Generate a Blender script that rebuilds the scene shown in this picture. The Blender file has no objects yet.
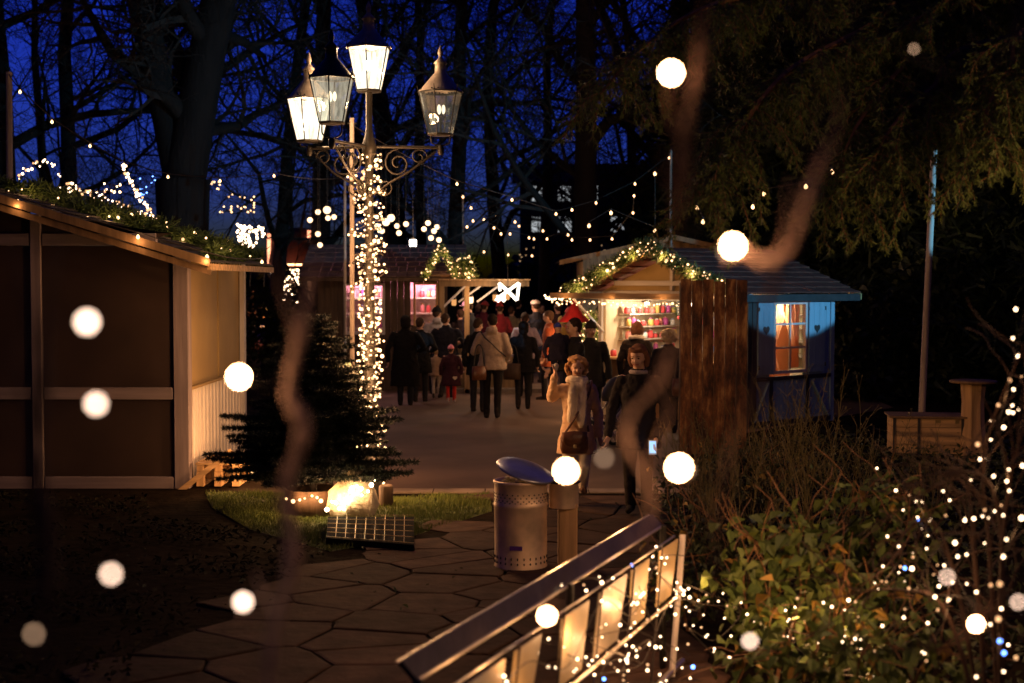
import bpy, math, random
import numpy as np
from mathutils import Vector, Matrix, Euler
PI = math.pi
R = math.radians
rnd = random.Random(7)
scene = bpy.context.scene
COL = scene.collection

# ------------------------------------------------------------------ camera
F, CX, CY, CH, HY = 1422.0, 512.0, 341.5, 2.31, 282.0
PITCH = math.atan((CY - HY) / F)
cam_d = bpy.data.cameras.new('camera')
cam = bpy.data.objects.new('camera', cam_d)
COL.objects.link(cam)
cam.location = (0, 0, CH)
cam.rotation_euler = (PI / 2 - PITCH, 0, 0)
cam_d.sensor_width = 36
cam_d.lens = 36 * F / 1024
cam_d.clip_start = 0.05
cam_d.clip_end = 2000
cam_d.dof.use_dof = True
cam_d.dof.focus_distance = 15.0
cam_d.dof.aperture_fstop = 1.8
scene.camera = cam
_fw = Vector((0, math.cos(PITCH), -math.sin(PITCH)))
_up = Vector((0, math.sin(PITCH), math.cos(PITCH)))

def ray(px, py):
    return Vector((1, 0, 0)) * ((px - CX) / F) + _up * ((CY - py) / F) + _fw

def P(px, py, d):
    "point seen at a pixel, at the distance d in front of the viewer"
    r = ray(px, py)
    return Vector((0, 0, CH)) + r * (d / r.y)

def G(px, py, z=0.0):
    "point seen at a pixel on the level z"
    r = ray(px, py)
    return Vector((0, 0, CH)) + r * ((z - CH) / r.z)

# ------------------------------------------------------------------ materials
def new_mat(name):
    m = bpy.data.materials.new(name)
    m.use_nodes = True
    return m, m.node_tree.nodes, m.node_tree.links, m.node_tree.nodes['Principled BSDF']

def mat(name, col, rough=0.8, var=0.25, scale=8.0, bump=0.15, metal=0.0, spec=0.4, stretch=(1, 1, 1), col2=None, bdist=0.01, detail=6, sheen=0):
    m, N, L, b = new_mat(name)
    b.inputs['Roughness'].default_value = rough
    b.inputs['Metallic'].default_value = metal
    b.inputs['Specular IOR Level'].default_value = spec
    if sheen: b.inputs['Sheen Weight'].default_value = sheen
    tc = N.new('ShaderNodeTexCoord'); mp = N.new('ShaderNodeMapping')
    mp.inputs['Scale'].default_value = stretch
    L.new(tc.outputs['Object'], mp.inputs['Vector'])
    nz = N.new('ShaderNodeTexNoise'); nz.inputs['Scale'].default_value = scale; nz.inputs['Detail'].default_value = detail
    L.new(mp.outputs[0], nz.inputs['Vector'])
    rp = N.new('ShaderNodeValToRGB')
    c = Vector(col[:3]); c2 = Vector(col2) if col2 else c * (1 + var)
    c1 = c * (1 - var)
    rp.color_ramp.elements[0].position = 0.3; rp.color_ramp.elements[1].position = 0.7
    rp.color_ramp.elements[0].color = (*c1, 1); rp.color_ramp.elements[1].color = (*c2, 1)
    L.new(nz.outputs['Fac'], rp.inputs[0]); L.new(rp.outputs[0], b.inputs['Base Color'])
    if bump:
        bp = N.new('ShaderNodeBump'); bp.inputs['Strength'].default_value = bump; bp.inputs['Distance'].default_value = bdist
        n2 = N.new('ShaderNodeTexNoise'); n2.inputs['Scale'].default_value = scale * 3; n2.inputs['Detail'].default_value = 4
        L.new(mp.outputs[0], n2.inputs['Vector']); L.new(n2.outputs['Fac'], bp.inputs['Height']); L.new(bp.outputs[0], b.inputs['Normal'])
    return m

def wood(name, col, axis=2, rough=0.7, var=0.4, scale=6):
    s = [9, 9, 9]; s[axis] = 0.6
    return mat(name, col, rough=rough, var=var, scale=scale, stretch=tuple(v / 4 for v in s), bump=0.3)

def emit(name, col, strength, sample=False):
    m, N, L, b = new_mat(name)
    N.remove(b)
    e = N.new('ShaderNodeEmission'); e.inputs[0].default_value = (*col, 1); e.inputs[1].default_value = strength
    L.new(e.outputs[0], N['Material Output'].inputs[0])
    m.cycles.emission_sampling = 'AUTO' if sample else 'NONE'
    return m

def leafmat(name, col, col2, scale=3.0, rough=0.6, trans=0.0):
    m, N, L, b = new_mat(name)
    b.inputs['Roughness'].default_value = rough; b.inputs['Specular IOR Level'].default_value = .12 if rough > .75 else .35
    g = N.new('ShaderNodeNewGeometry'); nz = N.new('ShaderNodeTexNoise'); nz.inputs['Scale'].default_value = scale
    L.new(g.outputs['Position'], nz.inputs['Vector'])
    mx = N.new('ShaderNodeMix'); mx.data_type = 'RGBA'
    mx.inputs['A'].default_value = (*col, 1); mx.inputs['B'].default_value = (*col2, 1)
    ad = N.new('ShaderNodeMath'); ad.operation = 'ADD'
    L.new(g.outputs['Random Per Island'], ad.inputs[0]); L.new(nz.outputs['Fac'], ad.inputs[1])
    sb = N.new('ShaderNodeMath'); sb.operation = 'SUBTRACT'; sb.use_clamp = True; sb.inputs[1].default_value = 0.5
    L.new(ad.outputs[0], sb.inputs[0]); L.new(sb.outputs[0], mx.inputs['Factor']); L.new(mx.outputs['Result'], b.inputs['Base Color'])
    return m

def glass(name, tint=(0.9, 0.95, 0.92), gloss=0.12, milk=0.0, glow=0.0, glowcol=(1, 0.93, 0.72)):
    m, N, L, b = new_mat(name)
    N.remove(b)
    t = N.new('ShaderNodeBsdfTransparent'); t.inputs[0].default_value = (*tint, 1)
    gl = N.new('ShaderNodeBsdfGlossy'); gl.inputs['Roughness'].default_value = 0.08
    mx = N.new('ShaderNodeMixShader'); mx.inputs[0].default_value = gloss
    L.new(t.outputs[0], mx.inputs[1]); L.new(gl.outputs[0], mx.inputs[2])
    out = mx
    if milk:
        tr = N.new('ShaderNodeBsdfTranslucent'); tr.inputs[0].default_value = (0.012, 0.012, 0.01, 1)
        m2 = N.new('ShaderNodeMixShader')
        nz = N.new('ShaderNodeTexNoise'); nz.inputs['Scale'].default_value = 14; nz.inputs['Detail'].default_value = 3
        tc = N.new('ShaderNodeTexCoord'); mp = N.new('ShaderNodeMapping'); mp.inputs['Scale'].default_value = (2, 2, 0.4)
        L.new(tc.outputs['Object'], mp.inputs[0]); L.new(mp.outputs[0], nz.inputs[0])
        mr = N.new('ShaderNodeMapRange'); mr.inputs['From Min'].default_value = 0.35; mr.inputs['From Max'].default_value = 0.65
        mr.inputs['To Min'].default_value = milk * 0.4; mr.inputs['To Max'].default_value = min(1, milk * 1.3)
        L.new(nz.outputs['Fac'], mr.inputs['Value']); L.new(mr.outputs[0], m2.inputs[0])
        L.new(mx.outputs[0], m2.inputs[1]); L.new(tr.outputs[0], m2.inputs[2]); out = m2
        if glow:
            e = N.new('ShaderNodeEmission'); e.inputs[0].default_value = (*glowcol, 1)
            ml = N.new('ShaderNodeMath'); ml.operation = 'MULTIPLY'; ml.inputs[1].default_value = glow / milk
            L.new(mr.outputs[0], ml.inputs[0]); L.new(ml.outputs[0], e.inputs[1])
            a = N.new('ShaderNodeAddShader'); L.new(m2.outputs[0], a.inputs[0]); L.new(e.outputs[0], a.inputs[1]); out = a
    L.new(out.outputs[0], N['Material Output'].inputs[0])
    m.cycles.emission_sampling = 'NONE'
    return m

M = {}
M['asphalt'] = mat('asphalt', (0.125, 0.08, 0.056), 0.8, 0.42, 0.55, 0.5, spec=0.25, detail=12)
M['soil'] = mat('soil', (0.012, 0.008, 0.005), 1.0, 0.5, 3, 0.8, bdist=0.03, spec=0.02)
M['kerb'] = mat('kerb_stone', (0.2, 0.15, 0.11), 0.85, 0.3, 5, 0.3)
M['lawn'] = mat('lawn_soil', (0.035, 0.045, 0.012), 0.95, 0.5, 9, 0.6)
M['grass'] = leafmat('grass_blades', (0.08, 0.12, 0.02), (0.16, 0.18, 0.035), 2.0, 0.7)
M['bark'] = mat('bark', (0.013, 0.009, 0.007), 0.9, 0.45, 5, 0.9, stretch=(1, 1, 0.25), bdist=0.03)
M['twig'] = mat('twig', (0.03, 0.021, 0.016), 0.9, 0.3, 5, 0)
M['neartwig_d'] = mat('near_twig_unlit', (0.04, 0.018, 0.01), 0.8, 0.4, 14, 0.3)  # same wood, darkened for twigs that catch little bulb light
M['neartwig'] = mat('near_twig_lit', (0.42, 0.28, 0.2), 0.8, 0.25, 30, 0.3)  # paler copy of the twig wood, bulb light put into the colour
M['needle'] = leafmat('needles', (0.018, 0.03, 0.012), (0.045, 0.07, 0.022), 1.5)
M['needle_dark'] = leafmat('fir_needles', (0.006, 0.012, 0.006), (0.016, 0.028, 0.012), 3)
M['yew'] = leafmat('bough_needles', (0.06, 0.09, 0.02), (0.12, 0.16, 0.035), 1.6)
M['garland'] = leafmat('garland_needles', (0.03, 0.06, 0.015), (0.10, 0.15, 0.04), 8)
M['leaf'] = leafmat('leaves', (0.05, 0.085, 0.018), (0.12, 0.16, 0.035), 2.2)
M['leaf_y'] = leafmat('yellow_leaves', (0.22, 0.15, 0.02), (0.34, 0.2, 0.04), 2.2)
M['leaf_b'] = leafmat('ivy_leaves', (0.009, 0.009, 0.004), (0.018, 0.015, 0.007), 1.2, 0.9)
M['leaf_d'] = leafmat('dark_leaves', (0.02, 0.032, 0.01), (0.05, 0.06, 0.02), 2.2)
M['stalk'] = leafmat('stalks', (0.10, 0.085, 0.03), (0.17, 0.13, 0.05), 3)
M['stem'] = mat('shrub_stem', (0.2, 0.1, 0.045), 0.7, 0.3, 12, 0.3)
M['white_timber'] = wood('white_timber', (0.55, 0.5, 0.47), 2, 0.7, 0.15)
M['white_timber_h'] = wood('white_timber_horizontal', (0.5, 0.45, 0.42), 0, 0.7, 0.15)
M['front_timber'] = wood('dimmed_white_timber', (0.26, 0.2, 0.19), 2, 0.75, 0.2)  # white timber with the dimness of the hut front put into its colour
M['front_timber_h'] = wood('dimmed_white_timber_horizontal', (0.24, 0.185, 0.175), 0, 0.75, 0.2)  # horizontal grain, same dimness put into the colour
M['dark_panel'] = mat('dark_panel', (0.04, 0.022, 0.014), 0.7, 0.2, 2, 0.1)
M['ochre'] = mat('ochre_panel', (0.36, 0.24, 0.09), 0.75, 0.12, 2, 0.1)
M['board_white'] = wood('white_board', (0.78, 0.7, 0.62), 2, 0.7, 0.15)
M['pine'] = wood('pine_timber', (0.45, 0.27, 0.12), 2)
M['pine_h'] = wood('pine_timber_horizontal', (0.5, 0.31, 0.14), 0)
M['darkwood'] = wood('dark_wood', (0.07, 0.042, 0.024), 2)
M['midwood'] = wood('mid_wood', (0.2, 0.12, 0.055), 2)
M['oldpole'] = wood('pole_wood', (0.36, 0.29, 0.24), 2)
M['shingle'] = mat('shingle', (0.13, 0.085, 0.08), 0.85, 0.35, 4, 0.5)
M['shingle_red'] = mat('shingle_red', (0.13, 0.035, 0.022), 0.7, 0.35, 4, 0.5)
M['felt'] = mat('roof_felt', (0.05, 0.045, 0.04), 0.9, 0.4, 6, 0.5)
M['blue_board'] = wood('blue_board', (0.25, 0.37, 0.46), 2, 0.7, 0.12)
M['darkframe'] = mat('dark_frame', (0.035, 0.03, 0.03), 0.6)
M['curtain'] = mat('curtain', (0.62, 0.4, 0.25), 0.9, 0.1, 8, 0.1)
_c, _N, _L, _b = new_mat('curtain')
_b.inputs['Base Color'].default_value = (.6, .2, .08, 1); _t = _N.new('ShaderNodeBsdfTranslucent'); _t.inputs[0].default_value = (.9, .5, .3, 1); _mx = _N.new('ShaderNodeMixShader'); _mx.inputs[0].default_value = .6
_L.new(_b.outputs[0], _mx.inputs[1]); _L.new(_t.outputs[0], _mx.inputs[2]); _L.new(_mx.outputs[0], _N['Material Output'].inputs[0]); M['curtain'] = _c
M['cream'] = wood('cream_panel', (0.75, 0.66, 0.5), 2, 0.8, 0.08)
M['metal'] = mat('galvanised_steel', (0.8, 0.6, 0.42), 0.52, 0.3, 5, 0.25, metal=0.7, bdist=0.004)
M['lidmetal'] = mat('lid_metal', (0.35, 0.36, 0.42), 0.35, 0.2, 5, 0.1, metal=0.8)
M['iron'] = mat('cast_iron', (0.013, 0.011, 0.009), 0.5, 0.3, 12, 0.25, metal=0.0, spec=.3)
M['tray'] = mat('tray', (0.008, 0.008, 0.008), 0.95, 0.3, 12, 0.25, spec=0.02)
M['lampmetal'] = mat('lamp_metal', (0.33, 0.27, 0.22), 0.5, 0.25, 12, 0.2, metal=0.3)
M['black'] = mat('black_plastic', (0.018, 0.017, 0.017), 0.5, 0.2, 10, 0.05)
M['rubber'] = mat('rubber', (0.02, 0.02, 0.02), 0.85)
M['cable'] = mat('cable', (0.03, 0.022, 0.016), 0.6, 0.2, 10, 0)
M['socket'] = mat('socket', (0.03, 0.03, 0.03), 0.5, 0.2, 10, 0)
M['brass'] = mat('brass_grid', (0.35, 0.25, 0.12), 0.35, 0.2, 8, 0, metal=0.9)
M['rail_top'] = mat('rail_board', (0.035, 0.025, 0.022), 0.45, 0.3, 3, 0.3, spec=0.25, stretch=(4, 1, 1))
M['rail_metal'] = mat('rail_metal', (0.55, 0.48, 0.38), 0.3, 0.2, 6, 0.1, metal=0.85)
M['sack'] = mat('pale_fabric', (0.7, 0.58, 0.38), 0.85, 0.15, 9, 0.6, bdist=0.03)
M['skin'] = mat('skin', (0.55, 0.32, 0.21), 0.5, 0.06, 20, 0)
M['lips'] = mat('lips', (0.35, 0.08, 0.06), 0.5, 0.05, 20, 0)
M['eye'] = mat('eye', (0.03, 0.02, 0.015), 0.2, 0.05, 20, 0)
M['bulb'] = emit('warm_bulb', (1, 0.55, 0.24), 4.5)
M['bulb_hi'] = emit('bright_warm_bulb', (1, 0.72, 0.42), 30)
M['bulb_w'] = emit('white_bulb', (1, 0.66, 0.38), 7)
M['bulb_b'] = emit('blue_bulb', (0.12, 0.28, 1), 7)
M['bulb_faint'] = emit('faint_bulb', (1, 0.5, 0.22), 1.6)
M['bulb_dim'] = emit('dim_bulb', (1, 0.6, 0.3), 0.45)
M['bulb_near'] = emit('near_bulb', (1, 0.5, 0.24), 130, True)
M['bulb_near_mid'] = emit('near_bulb_mid', (1, 0.66, 0.48), 9, True)
M['bulb_near_dim'] = emit('near_bulb_dim', (1, 0.6, 0.36), 2.5, True)
M['globe'] = emit('glass_globe_lit', (1, 0.62, 0.34), 2.6)
M['ropelight'] = emit('rope_light', (1, 0.85, 0.66), 4.0)
M['redlight'] = emit('red_lit_strip', (1, 0.32, 0.16), 3.0)
M['mantle'] = emit('gas_mantle', (1, 0.93, 0.72), 30)
M['mantle_low'] = emit('low_lamp', (1, 0.8, 0.5), 2.5)
M['glass_lit'] = glass('lit_lantern_glass', gloss=0.08, milk=0.55, glow=0.9)
M['glass_mid'] = glass('half_lit_lantern_glass', gloss=0.15, milk=0.35, glow=0.2)
M['glass_clear'] = glass('clear_lantern_glass', gloss=0.3, milk=0.12, glow=0.02)
M['pane'] = glass('window_pane', gloss=0.12)
M['bulbglass'] = glass('clear_bulb_glass', gloss=0.25, milk=0.3, glow=0.25)

def stone_mat():
    m = mat('flagstone', (0.048, 0.028, 0.019), 0.85, 0.35, 5, 0.7, spec=0.07, bdist=.012)
    N = m.node_tree.nodes; L = m.node_tree.links; b = N['Principled BSDF']
    src = b.inputs['Base Color'].links[0].from_socket
    g = N.new('ShaderNodeNewGeometry'); mr = N.new('ShaderNodeMapRange'); mr.inputs['To Min'].default_value = .55; mr.inputs['To Max'].default_value = 1.5
    hs = N.new('ShaderNodeHueSaturation'); L.new(g.outputs['Random Per Island'], mr.inputs['Value']); L.new(mr.outputs[0], hs.inputs['Value']); L.new(src, hs.inputs['Color']); L.new(hs.outputs[0], b.inputs['Base Color'])
    return m
M['flag'] = stone_mat()

def rust_mat():
    m, N, L, b = new_mat('rusty_steel')
    tc = N.new('ShaderNodeTexCoord'); mp = N.new('ShaderNodeMapping'); mp.inputs['Scale'].default_value = (2.2, 2.2, 0.7)
    L.new(tc.outputs['Object'], mp.inputs[0])
    a = N.new('ShaderNodeTexNoise'); a.inputs['Scale'].default_value = 2.2; a.inputs['Detail'].default_value = 10; a.inputs['Roughness'].default_value = 0.7
    L.new(mp.outputs[0], a.inputs[0])
    rp = N.new('ShaderNodeValToRGB'); e = rp.color_ramp.elements
    e[0].position = 0.4; e[0].color = (0.03, 0.01, 0.005, 1); e[1].position = 0.62; e[1].color = (0.4, 0.22, 0.08, 1)
    k = e.new(0.52); k.color = (0.17, 0.065, 0.022, 1)
    L.new(a.outputs['Fac'], rp.inputs[0]); L.new(rp.outputs[0], b.inputs['Base Color'])
    b.inputs['Roughness'].default_value = 0.75; b.inputs['Metallic'].default_value = 0.1
    bp = N.new('ShaderNodeBump'); bp.inputs['Strength'].default_value = 0.4; bp.inputs['Distance'].default_value = 0.01
    L.new(a.outputs['Fac'], bp.inputs['Height']); L.new(bp.outputs[0], b.inputs['Normal'])
    return m
M['rust'] = rust_mat()
_cc = {}
def cloth(col, name='cloth', sheen=0.15):
    k = tuple(round(c, 3) for c in col)
    if k not in _cc:
        _cc[k] = mat(name, col, 0.9, 0.18, 10, 0.5, sheen=sheen if max(col) > .2 else .0, spec=.15 if max(col) < .1 else .3, bdist=0.02)
    return _cc[k]

# ------------------------------------------------------------------ objects
def tag(o, label=None, cat=None, group=None, kind=None):
    if label: o['label'] = label
    if cat: o['category'] = cat
    if group: o['group'] = group
    if kind: o['kind'] = kind
    return o

def empty(name, loc, rz=0, label=None, cat=None, group=None):
    o = bpy.data.objects.new(name, None)
    o.empty_display_size = 0.1
    o.location = loc; o.rotation_euler = (0, 0, rz)
    COL.objects.link(o)
    return tag(o, label, cat, group)

def world_mat(o):
    m = Matrix.Identity(4)
    while o is not None:
        m = (Matrix.Translation(o.location) @ o.rotation_euler.to_matrix().to_4x4()) @ m
        o = o.parent
    return m

def link_mesh(name, me, m, parent=None):
    if m is not None and not me.materials: me.materials.append(m)
    o = bpy.data.objects.new(name, me)
    COL.objects.link(o)
    o.parent = parent
    return o

class MB:
    def __init__(s, Mx=None):
        s.v = []; s.f = []; s.M = Mx; s.sm = []
    def add(s, vs, fs, smooth=False):
        n = len(s.v)
        if s.M is not None: vs = [s.M @ Vector(v) for v in vs]
        s.v.extend([tuple(v) for v in vs]); s.f.extend([tuple(i + n for i in f) for f in fs]); s.sm.extend([smooth] * len(fs))
        return s
    def box(s, c, sz, rot=None, bev=0.0):
        x, y, z = [k / 2 for k in sz]
        b = min(bev, x * .4, y * .4, z * .4)
        c = Vector(c); q = Euler(rot).to_matrix() if rot else None
        if b <= 0:
            vs = [Vector((i, j, k)) for i in (-x, x) for j in (-y, y) for k in (-z, z)]
            fs = [(0, 1, 3, 2), (4, 6, 7, 5), (0, 4, 5, 1), (2, 3, 7, 6), (0, 2, 6, 4), (1, 5, 7, 3)]
        else:  # chamfered vertical section
            ring = [(-x + b, -y), (x - b, -y), (x, -y + b), (x, y - b), (x - b, y), (-x + b, y), (-x, y - b), (-x, -y + b)]
            ring2 = [(a * (x - b) / x, c_ * (y - b) / y) for a, c_ in ring]
            vs = [Vector((a, c_, -z)) for a, c_ in ring2] + [Vector((a, c_, -z + b)) for a, c_ in ring] + [Vector((a, c_, z - b)) for a, c_ in ring] + [Vector((a, c_, z)) for a, c_ in ring2]
            fs = [tuple(range(7, -1, -1)), tuple(range(24, 32))]
            for l in range(3):
                for i in range(8):
                    j = (i + 1) % 8
                    fs.append((l * 8 + i, l * 8 + j, l * 8 + 8 + j, l * 8 + 8 + i))
        if q is not None: vs = [q @ v for v in vs]
        return s.add([v + c for v in vs], fs)
    def bx(s, a, b, bev=0.0):
        return s.box([(a[i] + b[i]) / 2 for i in range(3)], [abs(b[i] - a[i]) for i in range(3)], bev=bev)
    def cyl(s, p0, p1, r0, r1=None, n=10, caps=True):
        p0 = Vector(p0); p1 = Vector(p1); r1 = r0 if r1 is None else r1
        d = (p1 - p0).normalized(); a = d.orthogonal().normalized(); b = d.cross(a)
        vs = []
        for p, r in ((p0, r0), (p1, r1)):
            for i in range(n):
                t = 2 * PI * i / n; vs.append(p + (a * math.cos(t) + b * math.sin(t)) * r)
        fs = [(i, (i + 1) % n, n + (i + 1) % n, n + i) for i in range(n)]
        s.add(vs, fs, True)
        if caps:
            s.add(vs, [tuple(range(n - 1, -1, -1)), tuple(range(n, 2 * n))])
        return s
    def tube(s, pts, r, n=6, closed=False):
        pts = [Vector(p) for p in pts]; k = len(pts)
        vs = []; fs = []; prev = None
        for i, p in enumerate(pts):
            if closed: d = pts[(i + 1) % k] - pts[i - 1]
            else: d = pts[min(i + 1, k - 1)] - pts[max(i - 1, 0)]
            if d.length < 1e-9: d = Vector((0, 0, 1))
            d.normalize()
            a = d.orthogonal() if prev is None else prev - d * prev.dot(d)
            if a.length < 1e-6: a = d.orthogonal()
            a.normalize(); prev = a; b = d.cross(a)
            rr = r[i] if isinstance(r, (list, tuple)) else r
            for j in range(n):
                t = 2 * PI * j / n; vs.append(p + (a * math.cos(t) + b * math.sin(t)) * rr)
        for i in range(k if closed else k - 1):
            for j in range(n):
                i2 = (i + 1) % k
                fs.append((i * n + j, i * n + (j + 1) % n, i2 * n + (j + 1) % n, i2 * n + j))
        s.add(vs, fs, True)
        if not closed:
            s.add(vs, [tuple(range(n - 1, -1, -1)), tuple(range((k - 1) * n, k * n))])
        return s
    def lathe(s, c, prof, n=24, smooth=True, ph=0.0, sx=1, sy=1):
        c = Vector(c); vs = []; fs = []
        for r, z in prof:
            for i in range(n):
                t = 2 * PI * i / n + ph; vs.append(c + Vector((math.cos(t) * r * sx, math.sin(t) * r * sy, z)))
        for k in range(len(prof) - 1):
            for i in range(n):
                fs.append((k * n + i, k * n + (i + 1) % n, (k + 1) * n + (i + 1) % n, (k + 1) * n + i))
        return s.add(vs, fs, smooth)
    def ball(s, c, r, n=10, m=6):
        c = Vector(c)
        r = (r, r, r) if not isinstance(r, (tuple, list)) else r
        vs = [c + Vector((0, 0, r[2]))]
        for k in range(1, m):
            a = PI * k / m
            for i in range(n):
                t = 2 * PI * i / n
                vs.append(c + Vector((math.sin(a) * math.cos(t) * r[0], math.sin(a) * math.sin(t) * r[1], math.cos(a) * r[2])))
        vs.append(c - Vector((0, 0, r[2])))
        fs = [(0, 1 + i, 1 + (i + 1) % n) for i in range(n)]
        for k in range(m - 2):
            for i in range(n):
                a = 1 + k * n
                fs.append((a + i, a + n + i, a + n + (i + 1) % n, a + (i + 1) % n))
        a = 1 + (m - 2) * n
        fs += [(a + i, len(vs) - 1, a + (i + 1) % n) for i in range(n)]
        return s.add(vs, fs, True)
    def prism(s, poly, z0, z1):
        n = len(poly)
        vs = [(x, y, z0) for x, y in poly] + [(x, y, z1) for x, y in poly]
        fs = [tuple(range(n - 1, -1, -1)), tuple(range(n, 2 * n))] + [(i, (i + 1) % n, n + (i + 1) % n, n + i) for i in range(n)]
        return s.add(vs, fs)
    def slab(s, pts, th, nrm=None):
        "flat polygon with thickness, extruded against its normal"
        pts = [Vector(p) for p in pts]; n = len(pts)
        if nrm is None: nrm = (pts[1] - pts[0]).cross(pts[2] - pts[0]).normalized()
        q = [p - nrm * th for p in pts]
        return s.add(pts + q, [tuple(range(n)), tuple(range(2 * n - 1, n - 1, -1))] + [(i, n + i, n + (i + 1) % n, (i + 1) % n) for i in range(n)])
    def mesh(s, name, inv=None):
        me = bpy.data.meshes.new(name)
        vs = s.v if inv is None else [tuple(inv @ Vector(v)) for v in s.v]
        me.from_pydata(vs, [], s.f)
        me.polygons.foreach_set('use_smooth', s.sm)
        me.validate(); me.update()
        return me
    def build(s, name, m, parent=None, world=True, label=None, kind=None):
        inv = world_mat(parent).inverted() if (parent is not None and world) else None
        o = link_mesh(name, s.mesh(name, inv), m, parent)
        if label: o['label'] = label
        if kind: o['kind'] = kind
        return o

def npmesh(name, V, Fc, m=None, parent=None, world=True, smooth=False):
    V = np.asarray(V, dtype=np.float32).reshape(-1, 3); Fc = np.asarray(Fc, dtype=np.int32)
    k = Fc.shape[1]
    if parent is not None and world:
        w = np.array(world_mat(parent).inverted())
        V = V @ w[:3, :3].T.astype(np.float32) + w[:3, 3].astype(np.float32)
    me = bpy.data.meshes.new(name)
    me.vertices.add(len(V)); me.vertices.foreach_set('co', np.ascontiguousarray(V, dtype=np.float32).ravel())
    me.loops.add(Fc.size); me.loops.foreach_set('vertex_index', Fc.ravel())
    me.polygons.add(len(Fc)); me.polygons.foreach_set('loop_start', np.arange(0, Fc.size, k, dtype=np.int32))
    me.polygons.foreach_set('loop_total', np.full(len(Fc), k, dtype=np.int32))
    me.polygons.foreach_set('use_smooth', np.full(len(Fc), smooth))
    me.update(calc_edges=True)
    return link_mesh(name, me, m, parent)

def seg_tubes(segs, n=4):
    "segments (p0,p1,r0,r1) -> open prisms, all at once"
    A = np.array([[*s[0], *s[1], s[2], s[3]] for s in segs], dtype=float)
    p0, p1, r0, r1 = A[:, :3], A[:, 3:6], A[:, 6], A[:, 7]
    d = p1 - p0; d /= np.linalg.norm(d, axis=1, keepdims=True) + 1e-9
    h = np.where(np.abs(d[:, 2:3]) < 0.9, [[0, 0, 1.0]], [[1.0, 0, 0]])
    a = np.cross(d, h); a /= np.linalg.norm(a, axis=1, keepdims=True) + 1e-9
    b = np.cross(d, a)
    V = np.empty((len(A), 2, n, 3))
    for j in range(n):
        t = 2 * PI * j / n; o = a * math.cos(t) + b * math.sin(t)
        V[:, 0, j] = p0 + o * r0[:, None]; V[:, 1, j] = p1 + o * r1[:, None]
    base = (np.arange(len(A)) * 2 * n)[:, None]
    Fs = []
    for j in range(n):
        k = (j + 1) % n
        Fs.append(np.concatenate([base + j, base + k, base + n + k, base + n + j], axis=1))
    return V.reshape(-1, 3), np.concatenate(Fs)

def copy_tree(o, parent=None):
    c = o.copy(); COL.objects.link(c); c.parent = parent
    for ch in list(o.children): copy_tree(ch, c)
    return c

def light(name, loc, power, col=(1, 0.49, 0.2), r=0.05, parent=None):
    d = bpy.data.lights.new(name, 'POINT'); d.energy = power; d.color = col; d.shadow_soft_size = r
    o = bpy.data.objects.new(name, d); COL.objects.link(o)
    loc = Vector(loc)
    if parent is not None:
        loc = world_mat(parent).inverted() @ loc; o.parent = parent
    o.location = loc
    return o

def spline(pts, n=12):
    pts = [Vector(p) for p in pts]; out = []
    q = [pts[0] * 2 - pts[1]] + pts + [pts[-1] * 2 - pts[-2]]
    for i in range(1, len(q) - 2):
        for k in range(n):
            t = k / n
            a, b, c, d = q[i - 1], q[i], q[i + 1], q[i + 2]
            out.append(0.5 * ((2 * b) + (c - a) * t + (2 * a - 5 * b + 4 * c - d) * t * t + (3 * b - a - 3 * c + d) * t ** 3))
    out.append(pts[-1])
    return out

def along(path, k):
    "k evenly spaced points on a polyline"
    L = [0]
    for a, b in zip(path, path[1:]): L.append(L[-1] + (b - a).length)
    out = []
    for i in range(k):
        s = L[-1] * (i + 0.5) / k
        j = 0
        while j < len(L) - 2 and L[j + 1] < s: j += 1
        t = (s - L[j]) / max(1e-9, L[j + 1] - L[j])
        out.append(path[j].lerp(path[j + 1], t))
    return out

def rv(s=1.0):
    return Vector((rnd.uniform(-s, s), rnd.uniform(-s, s), rnd.uniform(-s, s)))

# template bulbs
def bulb_mesh(name, r, m, n=8):
    b = MB().ball((0, 0, 0), r, 16 if 'near' in m.name else n, 10 if 'near' in m.name else 6); me = b.mesh(name); me.materials.append(m); return me
BM = {}
def bulbs(points, r, m, parent, name='bulb'):
    inv = world_mat(parent).inverted()
    for p in points:
        q = r * (rnd.choice((.7, .9, 1, 1, 1.15, 1.5)) if name == 'bulb' and r < .02 and 'near' not in m.name else 1)
        m_ = M['bulb_faint'] if (q != r or r < .02) and name == 'bulb' and m.name in ('white_bulb', 'warm_bulb') and rnd.random() < .22 else m
        k = (round(q, 5), m_.name)
        if k not in BM: BM[k] = bulb_mesh('bulb', q, m_)
        o = bpy.data.objects.new(name, BM[k]); COL.objects.link(o); o.parent = parent; o.location = inv @ Vector(p)

_ft = None
def needle_cloud(points, dirs, L=0.05, w=0.006, per=26, spread=1.0, seed=1, droop=0.0):
    "short narrow blades round a polyline: arrays of quads"
    rg = np.random.default_rng(seed)
    P0 = np.repeat(np.array([tuple(p) for p in points]), per, axis=0); D = np.repeat(np.array([tuple(d) for d in dirs]), per, axis=0)
    n = len(P0)
    r = rg.normal(size=(n, 3)); r /= np.linalg.norm(r, axis=1, keepdims=True)
    d = D * 0.6 + r * spread; d[:, 2] -= droop; d /= np.linalg.norm(d, axis=1, keepdims=True)
    ln = L * rg.uniform(0.6, 1.2, (n, 1))
    s = np.cross(d, rg.normal(size=(n, 3))); s /= np.linalg.norm(s, axis=1, keepdims=True)
    P0 = P0 + rg.normal(size=(n, 3)) * L * 0.15
    V = np.stack([P0 - s * w / 2, P0 + s * w / 2, P0 + d * ln + s * w * 0.25, P0 + d * ln - s * w * 0.25], axis=1).reshape(-1, 3)
    Fc = np.arange(4 * n).reshape(-1, 4)
    return V, Fc

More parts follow.
